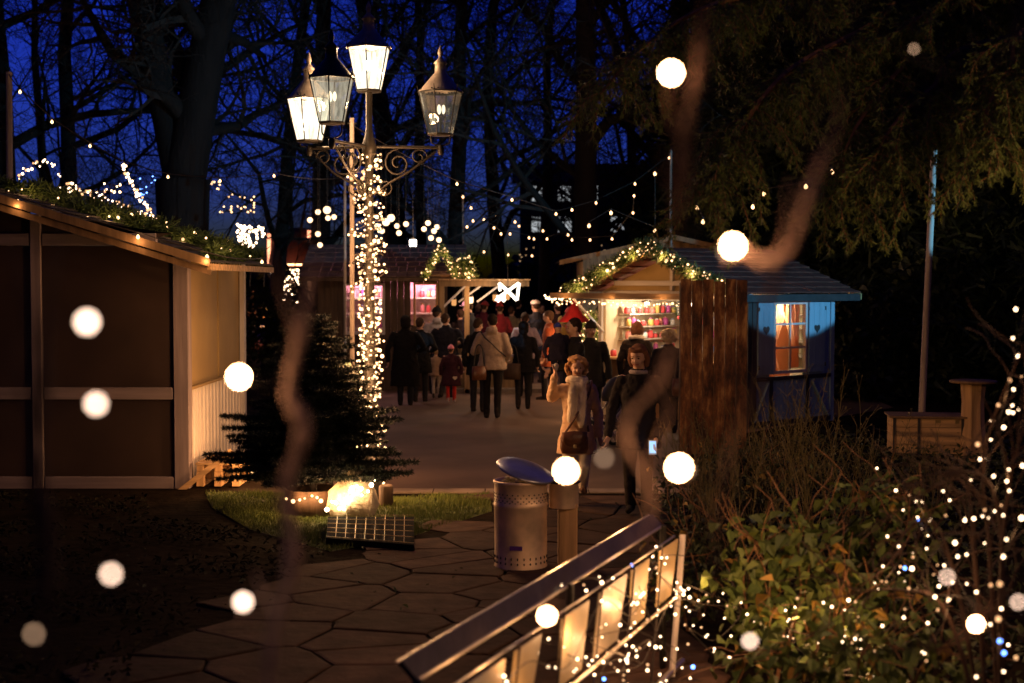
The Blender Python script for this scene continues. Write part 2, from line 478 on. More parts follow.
def garland(name, paths, nb, label, group=None, r=0.018, thick=0.09, m=None, density=55, seed=3, blade=0.012, power=0, lights=2, cat='garland', offs=None, green='garland'):
    first = paths[0][0]
    root = empty(name, first, 0, label, cat, group)
    Vs, Fs, n0 = [], [], 0
    pb = []
    for pa in paths:
        pth = spline(pa, 8) if len(pa) > 2 else [pa[0].lerp(pa[1], i / 12) for i in range(13)]
        Ln = sum((b - a).length for a, b in zip(pth, pth[1:]))
        k = max(6, int(Ln * density)); c = along(pth, k)
        c = [p + rv(thick * 0.35) for p in c]
        d = [rv(1).normalized() for _ in c]
        V, Fc = needle_cloud(c, d, thick, blade, 22, 1.0, seed + len(Vs))
        Vs.append(V); Fs.append(Fc + n0); n0 += len(V)
        kk = max(2, int(nb / len(paths)))
        pb += [p + rv(1).normalized() * thick * rnd.uniform(0.5, 1.0) for p in along(pth, kk)]
        if power:
            for p in along(pth, lights): light('glow', p + Vector((0, -thick * 1.6, -thick * 0.4)), power, parent=root, r=0.04)
    npmesh('greenery', np.concatenate(Vs), np.concatenate(Fs), M[green], root)
    bulbs(pb[:100], r, m or M['bulb'], root)
    return root

def string_lights(name, path, nb, label, group, r=0.006, m=None, cr=0.0025, jit=0.03, power=0, nl=1, cat='string lights', sag_drop=0.0):
    pth = spline(path, 10)
    root = empty(name, pth[0], 0, label, cat, group)
    MB().tube([p for p in pth], cr, 5).build('cable', M['cable'], root)
    bulbs([p + rv(jit) + Vector((0, 0, -sag_drop)) for p in along(pth, nb)], r, m or M['bulb_w'], root)
    if power:
        for p in along(pth, nl): light('glow', p + Vector((0, 0, 0.05)), power, parent=root, r=0.03)
    return root
SKY = 2.2
EXPO = 0.3
# ------------------------------------------------------------------ ground
def sheet(name, poly, z, m, kind='structure', div=0):
    me = bpy.data.meshes.new(name)
    me.from_pydata([(x, y, z) for x, y in poly], [], [tuple(range(len(poly)))])
    me.update()
    if me.polygons[0].normal.z < 0: me.flip_normals()
    return tag(link_mesh(name, me, m), kind=kind)
def inside(x, y, poly):
    c = False; n = len(poly)
    for i in range(n):
        x1, y1 = poly[i]; x2, y2 = poly[i - 1]
        if (y1 > y) != (y2 > y) and x < (x2 - x1) * (y - y1) / (y2 - y1) + x1: c = not c
    return c
def gp(*pp): return [tuple(G(x, y)[:2]) for x, y in pp]
sheet('ground', [(-250, -20), (250, -20), (250, 300), (-250, 300)], 0.0, M['soil'])
sheet('road', [(-2.0, 15.7), (1.95, 15.7), (2.3, 18), (2.5, 20.2), (7, 26), (9, 60), (-6, 60), (-4.5, 29), (-2.6, 22)], 0.012, M['asphalt'])
b = MB()
for i in range(7):
    b.bx((-2.0 + i * 0.57, 15.42, 0), (-2.0 + i * 0.57 + 0.56, 15.7, 0.022), bev=0.01)
b.build('kerb', M['kerb'], kind='structure')
lawn_poly = gp((205, 492), (385, 498)) + [(-0.25, 15.42)] + gp((492, 512), (400, 541), (330, 552), (250, 530), (212, 508))
sheet('lawn', lawn_poly, 0.004, M['lawn'], kind='structure')
path_poly = [(-0.22, 15.42), (1.6, 15.42), (1.35, 9.0), (1.2, 5.0), (-4, 5.0)] + gp((60, 700), (150, 645), (262, 590), (330, 562), (400, 541), (492, 512))
sheet('path_bedding', path_poly, 0.008, M['soil'])
rs = random.Random(12)
G_ = {}
cs_ = .62
for i in range(-12, 12):
    for j in range(4, 48):
        G_[i, j] = Matrix.Rotation(.22, 2) @ Vector((i * cs_ * 1.35 + (j % 2) * cs_ * .6 + rs.uniform(-.34, .34), j * cs_ * .66 + rs.uniform(-.12, .12)))
b = MB()
for (i, j), c in G_.items():
    if not inside(c.x, c.y, path_poly): continue
    poly = [c + Vector((x, y)) for x, y in ((-1, -1), (1, -1), (1, 1), (-1, 1))]
    for di in range(-2, 3):
        for dj in range(-3, 4):
            o = G_.get((i + di, j + dj))
            if o is None or (di == 0 and dj == 0): continue
            nn = (o - c); mid = c + nn * .5 - nn.normalized() * rs.uniform(.002, .009); nn.normalize(); out = []
            for k in range(len(poly)):
                p, q = poly[k], poly[(k + 1) % len(poly)]; dp, dq = (p - mid).dot(nn), (q - mid).dot(nn)
                if dp <= 0: out.append(p)
                if (dp < 0) != (dq < 0) and abs(dp - dq) > 1e-9: out.append(p.lerp(q, dp / (dp - dq)))
            poly = out
            if len(poly) < 3: break
        if len(poly) < 3: break
    if len(poly) < 3: continue
    # break up the straight edges
    pp = []
    for k in range(len(poly)):
        p, q = poly[k], poly[(k + 1) % len(poly)]
        for u in range(3):
            w_ = p.lerp(q, u / 3)
            if u: w_ = w_ + (c - w_) * rs.uniform(0, .03)
            else: w_ = w_ + (c - w_) * rs.uniform(.0, .035)
            pp.append(w_)
    tx, ty, z0 = rs.uniform(-.007, .007), rs.uniform(-.007, .007), .022 + rs.uniform(-.003, .004)
    n = len(pp)
    def zz(v, dz): return (v.x, v.y, z0 + dz + (v.x - c.x) * tx + (v.y - c.y) * ty)
    inn = [v + (c - v) * .045 for v in pp]
    b.add([(v.x, v.y, .0) for v in pp] + [zz(v, -.005) for v in pp] + [zz(v, 0) for v in inn],
          [tuple(range(2 * n, 3 * n))] + [(k, (k + 1) % n, n + (k + 1) % n, n + k) for k in range(n)] + [(n + k, n + (k + 1) % n, 2 * n + (k + 1) % n, 2 * n + k) for k in range(n)])
tag(b.build('path', M['flag']), kind='structure')
b = MB()
for i in range(8):
    b.bx((-1.6 + i * 0.62, 29.3, 0.0), (-1.6 + i * 0.62 + 0.61, 29.6, 0.11), bev=0.01)
b.bx((-1.6, 29.61, 0.0), (3.3, 36, 0.1))
b.build('pavement', M['kerb'], kind='structure')
b = MB(); b.bx((-14, 44, -0.05), (-6.3, 75, 0.36), bev=0.1)
b.build('terrace', mat('terrace_gravel', (0.3, 0.13, 0.08), 0.9, 0.3, 5, 0.4), kind='structure')

# lawn blades
pts = []
xs = [p[0] for p in lawn_poly]; ys = [p[1] for p in lawn_poly]
while len(pts) < 26000:
    x = rnd.uniform(min(xs), max(xs)); y = rnd.uniform(min(ys), max(ys))
    if inside(x, y, lawn_poly) and (x > -3.6): pts.append((x, y, 0.004))
rg = np.random.default_rng(5)
P0 = np.array(pts); n = len(P0)
d = np.concatenate([rg.normal(0, 0.35, (n, 2)), np.ones((n, 1))], axis=1); d /= np.linalg.norm(d, axis=1, keepdims=True)
s = np.cross(d, rg.normal(size=(n, 3))); s /= np.linalg.norm(s, axis=1, keepdims=True)
clump = 0.6 + 0.8 * (0.5 + 0.5 * np.sin(P0[:, 0:1] * 7 + np.sin(P0[:, 1:2] * 5) * 2))
h = rg.uniform(0.02, 0.055, (n, 1)) * clump
V = np.stack([P0 - s * 0.004, P0 + s * 0.004, P0 + d * h], axis=1).reshape(-1, 3)
tag(npmesh('grass', V, np.arange(3 * n).reshape(-1, 3), M['grass']), 'short green grass on the lawn patch around the lamp post', 'grass', kind='stuff')

def leaf_cloud(C, D, size, seed, up=0.4, w=0.55):
    "folded pointed leaves at points C heading D: 6 verts each"
    rg = np.random.default_rng(seed); n = len(C)
    C = np.asarray(C, float); D = np.asarray(D, float) + rg.normal(0, 0.35, (n, 3)); D /= np.linalg.norm(D, axis=1, keepdims=True)
    U = rg.normal(0, 0.5, (n, 3)); U[:, 2] += up + 0.6
    S = np.cross(D, U); S /= np.linalg.norm(S, axis=1, keepdims=True); U = np.cross(S, D)
    L = size * rg.uniform(0.55, 1.25, (n, 1)); W = L * w * 0.5
    tip = C + D * L - U * L * 0.18
    m1 = C + D * L * 0.38; m2 = C + D * L * 0.72 - U * L * 0.06
    V = np.stack([C, m1 + S * W + U * W * 0.35, m2 + S * W * 0.62 + U * W * .2, tip, m2 - S * W * 0.62 + U * W * .2, m1 - S * W + U * W * 0.35], axis=1)
    b6 = (np.arange(n) * 6)[:, None]
    Fc = np.concatenate([b6 + np.array([[0, 1, 2, 3]]), b6 + np.array([[0, 3, 4, 5]])])
    return V.reshape(-1, 3), Fc
def scatter(poly, n, z0, z1):
    xs = [p[0] for p in poly]; ys = [p[1] for p in poly]; o = []
    while len(o) < n:
        x = rnd.uniform(min(xs), max(xs)); y = rnd.uniform(min(ys), max(ys))
        if inside(x, y, poly): o.append((x, y, rnd.uniform(z0, z1)))
    return o
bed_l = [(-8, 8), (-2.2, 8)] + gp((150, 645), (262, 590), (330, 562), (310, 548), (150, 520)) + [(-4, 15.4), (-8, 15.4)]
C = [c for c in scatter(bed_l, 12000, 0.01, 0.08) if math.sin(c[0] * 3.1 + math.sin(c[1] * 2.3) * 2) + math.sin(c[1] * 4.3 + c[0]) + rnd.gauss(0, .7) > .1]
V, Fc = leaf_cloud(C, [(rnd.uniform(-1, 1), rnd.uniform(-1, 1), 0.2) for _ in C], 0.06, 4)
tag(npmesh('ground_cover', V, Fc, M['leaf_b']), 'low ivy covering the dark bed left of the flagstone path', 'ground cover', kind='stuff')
bed_r = [(1.45, 6), (1.45, 15.2), (2.3, 17.5), (2.6, 19.5), (9, 22), (9, 6)]
C = scatter(bed_r, 15000, 0.01, 0.2)
V, Fc = leaf_cloud(C, [(rnd.uniform(-1, 1), rnd.uniform(-1, 1), 0.4) for _ in C], 0.08, 5)
tag(npmesh('ground_cover', V, Fc, M['leaf_d']), 'low leafy plants covering the planting bed to the right of the railing', 'ground cover', kind='stuff')
C = scatter([(-3.6, 9.5), (1.0, 9.5), (1.3, 15.3), (-3, 15.3)], 130, 0.014, 0.03)
V, Fc = leaf_cloud(C, [(rnd.uniform(-1, 1), rnd.uniform(-1, 1), 0.05) for _ in C], 0.05, 6)
tag(npmesh('fallen_leaves', V, Fc, M['leaf_d']), 'dead leaves lying on the flagstones and lawn', 'fallen leaves', kind='stuff')

# ------------------------------------------------------------------ roofs
def shingles(mb, e0, e1, r0, r1, courses, per, th=0.03, lift=0.02):
    e0, e1, r0, r1 = map(Vector, (e0, e1, r0, r1))
    nrm = (e1 - e0).cross(r0 - e0).normalized()
    if nrm.z < 0: nrm = -nrm
    for c in range(courses):
        t0 = c / courses; t1 = (c + 1.25) / courses if c < courses - 1 else 1.0
        a0, a1 = e0.lerp(r0, t0), e1.lerp(r1, t0); b0, b1 = e0.lerp(r0, t1), e1.lerp(r1, t1)
        cuts = [0]
        for i in range(per): cuts.append(cuts[-1] + rnd.uniform(0.7, 1.3))
        cuts = [k / cuts[-1] for k in cuts]
        for i in range(per):
            u0, u1 = cuts[i] + 0.002, cuts[i + 1] - 0.002
            dz = rnd.uniform(0, 0.008) + lift
            q = [a0.lerp(a1, u0) + nrm * (dz + 0.012), a0.lerp(a1, u1) + nrm * (dz + 0.012), b0.lerp(b1, u1) + nrm * 0.004, b0.lerp(b1, u0) + nrm * 0.004]
            if (q[1] - q[0]).cross(q[2] - q[0]).dot(nrm) < 0: q.reverse()
            mb.slab(q, th * 0.5, nrm)

# ------------------------------------------------------------------ left hut
hut = empty('market_hut', (-5.6, 17.5, 0), 0, 'closed dark timber hut with white posts and ochre side, left of the fir tree', 'market hut')
X1, Y0, Y1 = -3.66, 15.8, 19.3
RX, SL = -6.6, 0.306
EZ = 2.62
def rz(x): return EZ + SL * (X1 - x)
XL = RX - (X1 - RX)
b = MB()
for (a, c, z0, z1) in ((-5.22, -3.78, 1.14, 2.71), (-5.22, -3.78, 0.14, 1.0), (-9.3, -5.36, 1.14, 2.71), (-9.3, -5.36, 0.14, 1.0)):
    b.bx((a, Y0 + 0.03, z0), (c, Y0 + 0.07, z1))
b.slab([(X1 - .13, Y0 + 0.035, 2.85), (-5.22, Y0 + 0.035, 2.85), (-5.22, Y0 + .035, rz(-5.22) - .03), (X1 - .5, Y0 + 0.035, rz(X1 - .5) - .03)][::-1], 0.04, Vector((0, -1, 0)))
b.slab([(-5.36, Y0 + 0.035, 2.85), (-5.36, Y0 + .035, rz(-5.36) - .03), (RX, Y0 + .035, rz(RX) - .03), (RX - 2, Y0 + .035, rz(RX - (-2) * -1 + 0) if False else 3.0), (RX - 2, Y0 + .035, 2.85)], 0.04, Vector((0, -1, 0)))
b.build('panel', M['dark_panel'], hut)
b = MB()
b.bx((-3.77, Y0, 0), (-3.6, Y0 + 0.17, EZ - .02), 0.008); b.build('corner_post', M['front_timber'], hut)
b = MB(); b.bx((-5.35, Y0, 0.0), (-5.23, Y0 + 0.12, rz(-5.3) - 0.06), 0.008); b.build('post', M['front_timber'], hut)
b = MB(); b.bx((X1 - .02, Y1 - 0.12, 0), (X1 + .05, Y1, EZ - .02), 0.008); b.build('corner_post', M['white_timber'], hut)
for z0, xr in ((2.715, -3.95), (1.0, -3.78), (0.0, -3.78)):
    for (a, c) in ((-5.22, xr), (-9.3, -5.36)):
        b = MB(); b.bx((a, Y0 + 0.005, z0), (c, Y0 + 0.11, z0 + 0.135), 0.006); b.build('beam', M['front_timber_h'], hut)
# side wall
b = MB()
b.bx((X1 - 0.06, Y0 + 0.18, 1.12), (X1 - 0.02, 17.74, EZ - .02)); b.bx((X1 - 0.06, 17.84, 1.12), (X1 - 0.02, Y1 - .13, EZ - .02))
b.build('side_panel', M['ochre'], hut)
b = MB(); b.bx((X1 - 0.1, 17.74, 1.12), (X1 - 0.045, 17.84, EZ - .02)); b.bx((X1 - .1, Y0 + .18, EZ - .019), (X1 + .0, Y1, EZ + .03)); b.build('panel_joint', M['darkframe'], hut)
b = MB()
y = Y0 + 0.175
while y < Y1 - 0.15:
    b.bx((X1 - 0.07, y, 0.06), (X1 - 0.03, y + 0.19, 1.1)); b.bx((X1 - 0.029, y + 0.155, 0.06), (X1 - 0.008, y + 0.215, 1.1)); y += 0.2
b.build('lower_boards', M['board_white'], hut)
b = MB(); b.bx((X1 - .07, Y0 + .18, 1.085), (X1 + .03, Y1 - .13, 1.12), 0.006); b.build('ledge', M['ochre'], hut)
b = MB(); b.bx((-9.5, Y0 + 1.5, 0), (X1 - .1, Y0 + 1.55, 2.6)); b.bx((-9.5, Y1 - .05, 0), (X1 - .1, Y1, 2.6)); b.build('rear_wall', M['dark_panel'], hut)
# roof: felt with moss, verge boards and eave board
b = MB()
shingles(b, (X1 + .36, Y0 - .3, rz(X1 + .36)), (X1 + .36, Y1 + .3, rz(X1 + .36)), (RX, Y0 - .3, rz(RX)), (RX, Y1 + .3, rz(RX)), 12, 14, 0.04)
shingles(b, (XL - .36, Y0 - .3, rz(X1 + .36)), (XL - .36, Y1 + .3, rz(X1 + .36)), (RX, Y0 - .3, rz(RX)), (RX, Y1 + .3, rz(RX)), 6, 8, 0.04)
b.build('roof', M['felt'], hut)
b = MB()
for dy, dz, h in ((-.34, -.03, .09), (-.30, -.12, .07)):
    p0 = Vector((X1 + .38, Y0 + dy, rz(X1 + .38) + dz)); p1 = Vector((RX, Y0 + dy, rz(RX) + dz))
    b.slab([p0, p1, p1 + Vector((0, 0, h)), p0 + Vector((0, 0, h))], 0.03, Vector((0, -1, 0)))
b.build('verge_board', M['midwood'], hut)
b = MB(); b.bx((X1 + .34, Y0 - .3, rz(X1 + .36) - .07), (X1 + .38, Y1 + .3, rz(X1 + .36) + .0)); b.build('eave_board', M['pine_h'], hut)
b = MB(); b.tube(spline([(X1 + .012, Y0 + .2, 0.1), (X1 + .012, Y0 + .17, 1.0), (X1 + .012, Y0 + .2, 1.8), (X1 + .012, Y0 + .3, 2.5), (X1 + .2, Y0 - .1, 2.55)]), 0.008, 5)
b.bx((X1 - .02, Y0 + .2, 1.62), (X1 + .02, Y0 + .27, 1.7)); b.build('power_cable', M['cable'], hut)
# festoon bulbs along the verge
fp = [P(18, 202, 15.5), P(138, 237, 15.45), P(207, 257, 15.5), P(262, 262, 19.0)]
def pear(root, p, r, hot=None, up=True):
    k = ('pear', r, (hot or M['bulb']).name)
    if k not in BM:
        me = MB().lathe((0, 0, 0), [(0.001, -r * 1.15), (r * .6, -r * .95), (r, -r * .2), (r * .85, r * .4), (r * .45, r * 1.1), (r * .38, r * 1.4)], 10).mesh('bulb'); me.materials.append(hot or M['bulb'])
        ms = MB().cyl((0, 0, r * 1.3), (0, 0, r * 2.6), r * .42, r * .5, 8).mesh('socket'); ms.materials.append(M['socket'])
        BM[k] = (me, ms)
    inv = world_mat(root).inverted()
    o = bpy.data.objects.new('bulb', BM[k][0]); COL.objects.link(o); o.parent = root; o.location = inv @ Vector(p)
    s_ = bpy.data.objects.new('socket', BM[k][1]); COL.objects.link(s_); s_.parent = o
def festoon(label, pts, r, sag=0.15, ends=(), hot=None, power=0, cr=0.008, group='festoon lights strung between poles'):
    root = empty('festoon_lights', pts[0], 0, label, 'festoon lights', group)
    seq = ([ends[0]] if ends else []) + list(pts) + ([ends[1]] if len(ends) > 1 else [])
    full = []
    for a, c in zip(seq, seq[1:]):
        a = Vector(a) + Vector((0, 0, r * 2.6)); c = Vector(c) + Vector((0, 0, r * 2.6))
        for i in range(8): t = i / 8; full.append(a.lerp(c, t) - Vector((0, 0, sag * t * (1 - t) * (c - a).length * 0.3)))
    full.append(Vector(seq[-1]) + Vector((0, 0, r * 2.6)))
    MB().tube(full, cr, 4).build('cable', M['cable'], root)
    for p in pts:
        pear(root, p, r, hot)
        if power: light('glow', Vector(p) + Vector((0, -.06, -.05)), power, parent=root, r=0.03)
    return root
festoon('four warm bulbs along the roof edge of the dark timber hut', fp, 0.02, power=1.1, group='festoon lights on the dark hut')
garland('roof_garland', [[Vector((X1 + .2, Y1 + .25, rz(X1 + .2) + .1)), Vector((-5.3, Y1 + .25, rz(-5.3) + .12)), Vector((RX, Y1 + .2, rz(RX) + .12))],
                         [Vector((X1 - .1, 18.6, rz(X1 - .1) + .1)), Vector((-5.0, 18.2, rz(-5.0) + .1)), Vector((-6.4, 17.8, rz(-6.4) + .1))]], 34,
        'mossy green garland with sparse lights lying on the dark hut roof', r=0.014, thick=0.14, m=M['bulb'], density=30, blade=0.02, power=1.6, lights=3)
garland('roof_garland', [[Vector((X1 + .25, 16 + k, rz(X1 + .25) + .1)) if k == 0 else Vector((X1 + .25 - .02 * k, 16 + k * .8, rz(X1 + .25) + .1)) for k in range(4)]], 8,
        'dark garland along the eave at the corner of the dark hut', r=0.01, thick=0.1, density=30, blade=0.02)

# ------------------------------------------------------------------ middle hut
hut2 = empty('market_hut', (-2.8, 31.2, 0), 0, 'low dark hut with shingled roof and pink lit window behind the lamp post', 'market hut')
def wall_with_holes(mb, x0, x1, z0, z1, holes, y, th=0.06, board=0.14):
    "vertical boards with openings"
    x = x0
    while x < x1 - 1e-6:
        xe = min(x + board, x1)
        spans = [(z0, z1)]
        for (hx0, hx1, hz0, hz1) in holes:
            if x + (xe - x) / 2 > hx0 and x + (xe - x) / 2 < hx1:
                ns = []
                for a, c in spans:
                    if hz0 > a: ns.append((a, min(hz0, c)))
                    if hz1 < c: ns.append((max(hz1, a), c))
                spans = ns
        dy = rnd.uniform(0, 0.006)
        for a, c in spans: mb.bx((x + .003, y + dy, a), (xe - .003, y + th, c))
        x = xe
hx0, hx1, hy0, hy1 = -4.1, -1.48, 30.0, 32.6
b = MB(); wall_with_holes(b, hx0, hx1, 0, 2.4, [(-3.55, -2.68, 1.22, 2.28), (-2.08, -1.56, 1.4, 2.3)], hy0, 0.06)
b.bx((hx0, hy0 + .07, 0), (hx0 + .06, hy1, 2.4)); b.bx((hx0, hy1 - .06, 0), (hx1, hy1, 2.4)); b.bx((hx1 - .06, hy0 + .07, 0), (hx1, hy1, 1.1))
b.build('wall', M['darkwood'], hut2)
b = MB()
shingles(b, (-4.45, 29.6, 2.4), (-1.0, 29.6, 2.4), (-4.45, 31.4, 3.13), (-1.0, 31.4, 3.13), 7, 17, 0.04)
shingles(b, (-4.45, 33.1, 2.4), (-1.0, 33.1, 2.4), (-4.45, 31.4, 3.13), (-1.0, 31.4, 3.13), 6, 12, 0.04)
b.build('roof', M['shingle'], hut2)
b = MB(); b.bx((-4.45, 29.58, 2.33), (-1.0, 29.64, 2.4)); b.build('fascia', M['darkwood'], hut2)
b = MB(); b.slab([(hx0, hy0 + .03, 2.4), (hx0, hy1, 2.4), (hx0, 31.4, 3.05)], 0.05); b.build('gable', M['darkwood'], hut2); b = MB(); b.slab([(hx1, hy0 + .03, 2.4), (hx1, 31.4, 3.05), (hx1, hy1, 2.4)], 0.05); b.build('gable', M['darkwood'], hut2)
for (a, c, z0, z1, nx, nz) in ((-3.55, -2.68, 1.22, 2.28, 2, 3), (-2.08, -1.56, 1.4, 2.3, 1, 1)):
    b = MB(); w = 0.05
    b.bx((a, hy0 - .03, z0 - .02), (a + w, hy0 + .05, z1)); b.bx((c - w, hy0 - .03, z0 - .02), (c, hy0 + .05, z1)); b.bx((a + w, hy0 - .03, z0 - .02), (c - w, hy0 + .05, z0 + w)); b.bx((a + w, hy0 - .03, z1 - w), (c - w, hy0 + .05, z1))
    for i in range(1, nx): xx = a + (c - a) * i / nx; b.bx((xx - .015, hy0, z0 + w), (xx + .015, hy0 + .04, z1 - w))
    for i in range(1, nz): zz = z0 + (z1 - z0) * i / nz; b.bx((a + w, hy0 + .002, zz - .014), (c - w, hy0 + .038, zz + .014))
    wn = b.build('window', M['white_timber'] if nx == 2 else M['pine'], hut2)
    MB().bx((a + w, hy0 + .015, z0 + w), (c - w, hy0 + .02, z1 - w)).build('pane', M['pane'], wn)
b = MB(); b.bx((hx0 + .1, hy0 + .75, 0.3), (hx1 - .1, hy0 + .8, 2.35)); b.build('rear_panel', mat('pink_panel', (0.75, 0.5, 0.55), 0.8), hut2)
b = MB()
for z in (1.3, 1.62, 1.95): b.bx((hx0 + .2, hy0 + .45, z), (hx1 - .1, hy0 + .74, z + .03))
b.build('shelf', M['cream'], hut2)
cols = [(0.8, 0.1, 0.12), (0.85, 0.6, 0.2), (0.75, 0.75, 0.8), (0.5, 0.1, 0.4), (0.2, 0.3, 0.6), (0.8, 0.3, 0.3)]
gm = [mat('goods', c, 0.5, 0.1, 10, 0) for c in cols]
def goods(root_loc, k, label, group, h):
    "a small jar-like ware: body and lid"
    r0 = rnd.uniform(0.035, 0.055)
    root = empty('jar', root_loc, 0, label, 'jar', group)
    MB().lathe((0, 0, 0), [(0.001, 0), (r0, 0.004), (r0 * 1.05, h * .5), (r0 * .9, h * .8), (r0 * .55, h * .88)], 10).build('body', gm[k % 6], root, world=False)
    MB().lathe((0, 0, 0), [(r0 * .6, h * .87), (r0 * .65, h), (0.001, h * 1.02)], 10).build('lid', gm[(k + 2) % 6], root, world=False)
k = 0
for z in (1.33, 1.65, 1.98):
    for x in (-3.4, -3.22, -3.05, -2.87, -1.95, -1.8, -1.66):
        goods((x + rnd.uniform(-.03, .03), hy0 + .6, z), k, 'small coloured jar on a shelf inside the pink lit hut', 'jars on the shelves of the pink lit hut', rnd.uniform(.13, .2)); k += 1
light('glow', (-3.1, hy0 + .3, 2.2), 42, (1, 0.4, 0.5), 0.1, hut2)
light('glow', (-1.85, hy0 + .3, 2.2), 36, (1, 0.4, 0.5), 0.1, hut2)
# awning on the right side
aw = hut2
b = MB(); b.bx((-1.5, 29.2, 2.22), (0.35, 29.27, 2.34)); b.bx((-1.5, 31.8, 2.22), (0.35, 31.87, 2.34)); b.build('awning_beam', M['midwood'], aw)
b = MB()
for i in range(9): b.bx((-1.5 + i * .21, 29.1, 2.345), (-1.5 + i * .21 + .2, 32, 2.37))
b.build('awning', M['pine'], aw)
for (xa, za, xb, zb) in ((-1.46, 1.75, -0.95, 2.25), (-1.1, 1.9, -0.62, 2.25), (-0.72, 1.9, -0.25, 2.25)):
    b = MB(); b.tube([(xa, 29.35, za), (xb, 29.3, zb)], 0.028, 4); b.build('brace', M['white_timber'], aw)
for x in (-1.5, -0.98):
    b = MB(); b.bx((x, 29.3, 0), (x + .1, 29.4, 2.22)); b.build('awning_post', M['midwood'] if x < -1.2 else M['pine'], aw)
b = MB(); b.bx((-1.35, 29.7, 0.1), (0.1, 30.4, 1.0)); b.bx((-1.4, 29.65, 1.0), (0.15, 30.45, 1.05)); b.build('counter', M['midwood'], aw)
# small lanterns hanging beneath the awning
for x, z in ((-.85, 1.95), (-.35, 2.0), (-.1, 2.02), (-1.2, 1.9)):
    o = empty('hanging_lantern', (x, 29.4, z), 0, 'small glowing lantern hanging beneath the awning of the pink lit hut', 'lantern', 'lanterns beneath the awning')
    MB().lathe((0, 0, 0), [(0.035, -.08), (.05, -.05), (.05, .05), (.02, .1)], 6).build('shade', M['globe'] if x == -.85 else emit('amber_shade' , (1, .45, .15), 0.7), o, world=False)
    MB().cyl((0, 0, .1), (0, 0, 2.24 - z), 0.005, n=4).lathe((0, 0, 0), [(.06, .05), (.02, .12)], 6).build('hanger', M['iron'], o, world=False)
light('glow', (-.7, 29.0, 2.0), 7, (1, .6, .3), .1, hut2)
light('glow', (-.2, 30.5, 2.1), 40, (1, .6, .35), .1, hut2)
gy = 29.55
dorm = empty('timber_arch', (-1.45, gy, 2.4), 0, 'small timber gable frame on the shingled hut roof under a lit garland', 'timber arch')
b = MB(); b.tube([(-1.85, gy, 2.42), (-1.45, gy, 3.05), (-1.02, gy, 2.42)], 0.04, 4); b.tube([(-1.85, gy, 2.44), (-1.02, gy, 2.44)], 0.035, 4); b.build('frame', M['darkwood'], dorm)
garland('gable_garland', [[P(424, 278, 29.4), P(433, 262, 29.4), P(441, 247, 29.4)], [P(441, 247, 29.4), P(450, 262, 29.4), P(458, 278, 29.4)]], 60, 'lit fir garland forming a small pointed arch on the shingled hut roof', r=0.013, thick=0.1, density=40, blade=0.018, power=2.5, lights=2)
garland('lit_bush', [[P(460, 266, 29.6), P(466, 262, 29.6), P(470, 278, 29.6), P(460, 280, 29.6)]], 75, 'rounded fir bundle full of warm lights at the end of the shingled roof', r=0.013, thick=0.17, density=60, blade=0.018, power=5, lights=1)

# rope light star
st = empty('star_light', P(508, 292, 29), 0, 'white rope light star with crossed bars glowing above the crowd', 'star light')
q = [P(498, 282, 29), P(516, 300, 29), P(519, 284, 29), P(501, 298, 29)]
b = MB(); b.tube([P(499, 283, 29), P(508, 291, 29), P(517, 300, 29)], 0.035, 5); b.tube([P(519, 283, 29), P(517, 300, 29)], 0.03, 5); b.tube([P(519, 283, 29), P(501, 296, 29)], 0.03, 5); b.tube([P(499, 283, 29), P(500, 291, 29)], 0.025, 5)
b.build('rope_light', M['ropelight'], st)
bulbs([P(502 + rnd.uniform(-6, 4), 298 + rnd.uniform(-3, 4), 29 + rnd.uniform(-.1, .1)) for _ in range(22)], 0.022, M['ropelight'], st)
MB().tube([P(508, 291, 29.05), P(507, 230, 29.3)], 0.006, 4).build('wire', M['cable'], st)
light('glow', P(508, 292, 28.7), 14, (1, .8, .6), .1, st)

# ------------------------------------------------------------------ right stall
A = Vector((1.55, 24.6, 0)); U = Vector((.6654, -.7465, 0)); W = Vector((.7465, .6654, 0))
SM = Matrix(((U.x, W.x, 0, A.x), (U.y, W.y, 0, A.y), (0, 0, 1, 0), (0, 0, 0, 1)))
ang = math.atan2(U.y, U.x)
stall = empty('market_stall', (A.x, A.y, 0), ang, 'open timber stall with bright white interior, blue shuttered side and garland gable', 'market stall')
def SB(): return MB()
def sbuild(b, name, m, parent=stall, **k): return b.build(name, m, parent, world=False, **k)
LW, DP = 3.216, 2.25
b = SB()
b.bx((0, 0, 0), (.1, .1, 2.1), .006); sbuild(b, 'corner_post', M['cream'])
b = SB(); b.bx((LW - .1, 0, 0), (LW, .1, 2.1), .006); sbuild(b, 'corner_post', M['darkframe'])
b = SB(); wall_with_holes(b, .1, LW - .1, .05, 1.0, [], 0.02, .04); sbuild(b, 'counter_front', M['midwood'])
b = SB(); b.bx((.05, -.3, 1.0), (LW - .1, .35, 1.04), .01); sbuild(b, 'counter', M['pine_h'])
b = SB(); b.bx((.0, .02, 2.06), (LW, .1, 2.16)); sbuild(b, 'lintel', M['white_timber_h'])
b = SB(); b.slab([(0, .05, 2.165), (LW, .05, 2.165), (LW / 2, .05, 2.78)], 0.04, Vector((0, -1, 0))); gab = sbuild(b, 'gable', M['ochre'])
b = SB(); b.bx((LW / 2 - .03, -.005, 2.17), (LW / 2 + .03, .048, 2.7)); b.bx((.3, -.003, 2.25), (LW - .3, .047, 2.33)); sbuild(b, 'gable_batten', M['white_timber_h'])
b = SB()  # interior
b.bx((.1, DP - .1, 0), (LW - .1, DP - .05, 2.1)); b.bx((.02, .1, 0), (.06, DP - .05, 2.1)); b.bx((LW - .1, .12, .0), (LW - .07, .55, 2.05))
x = .1
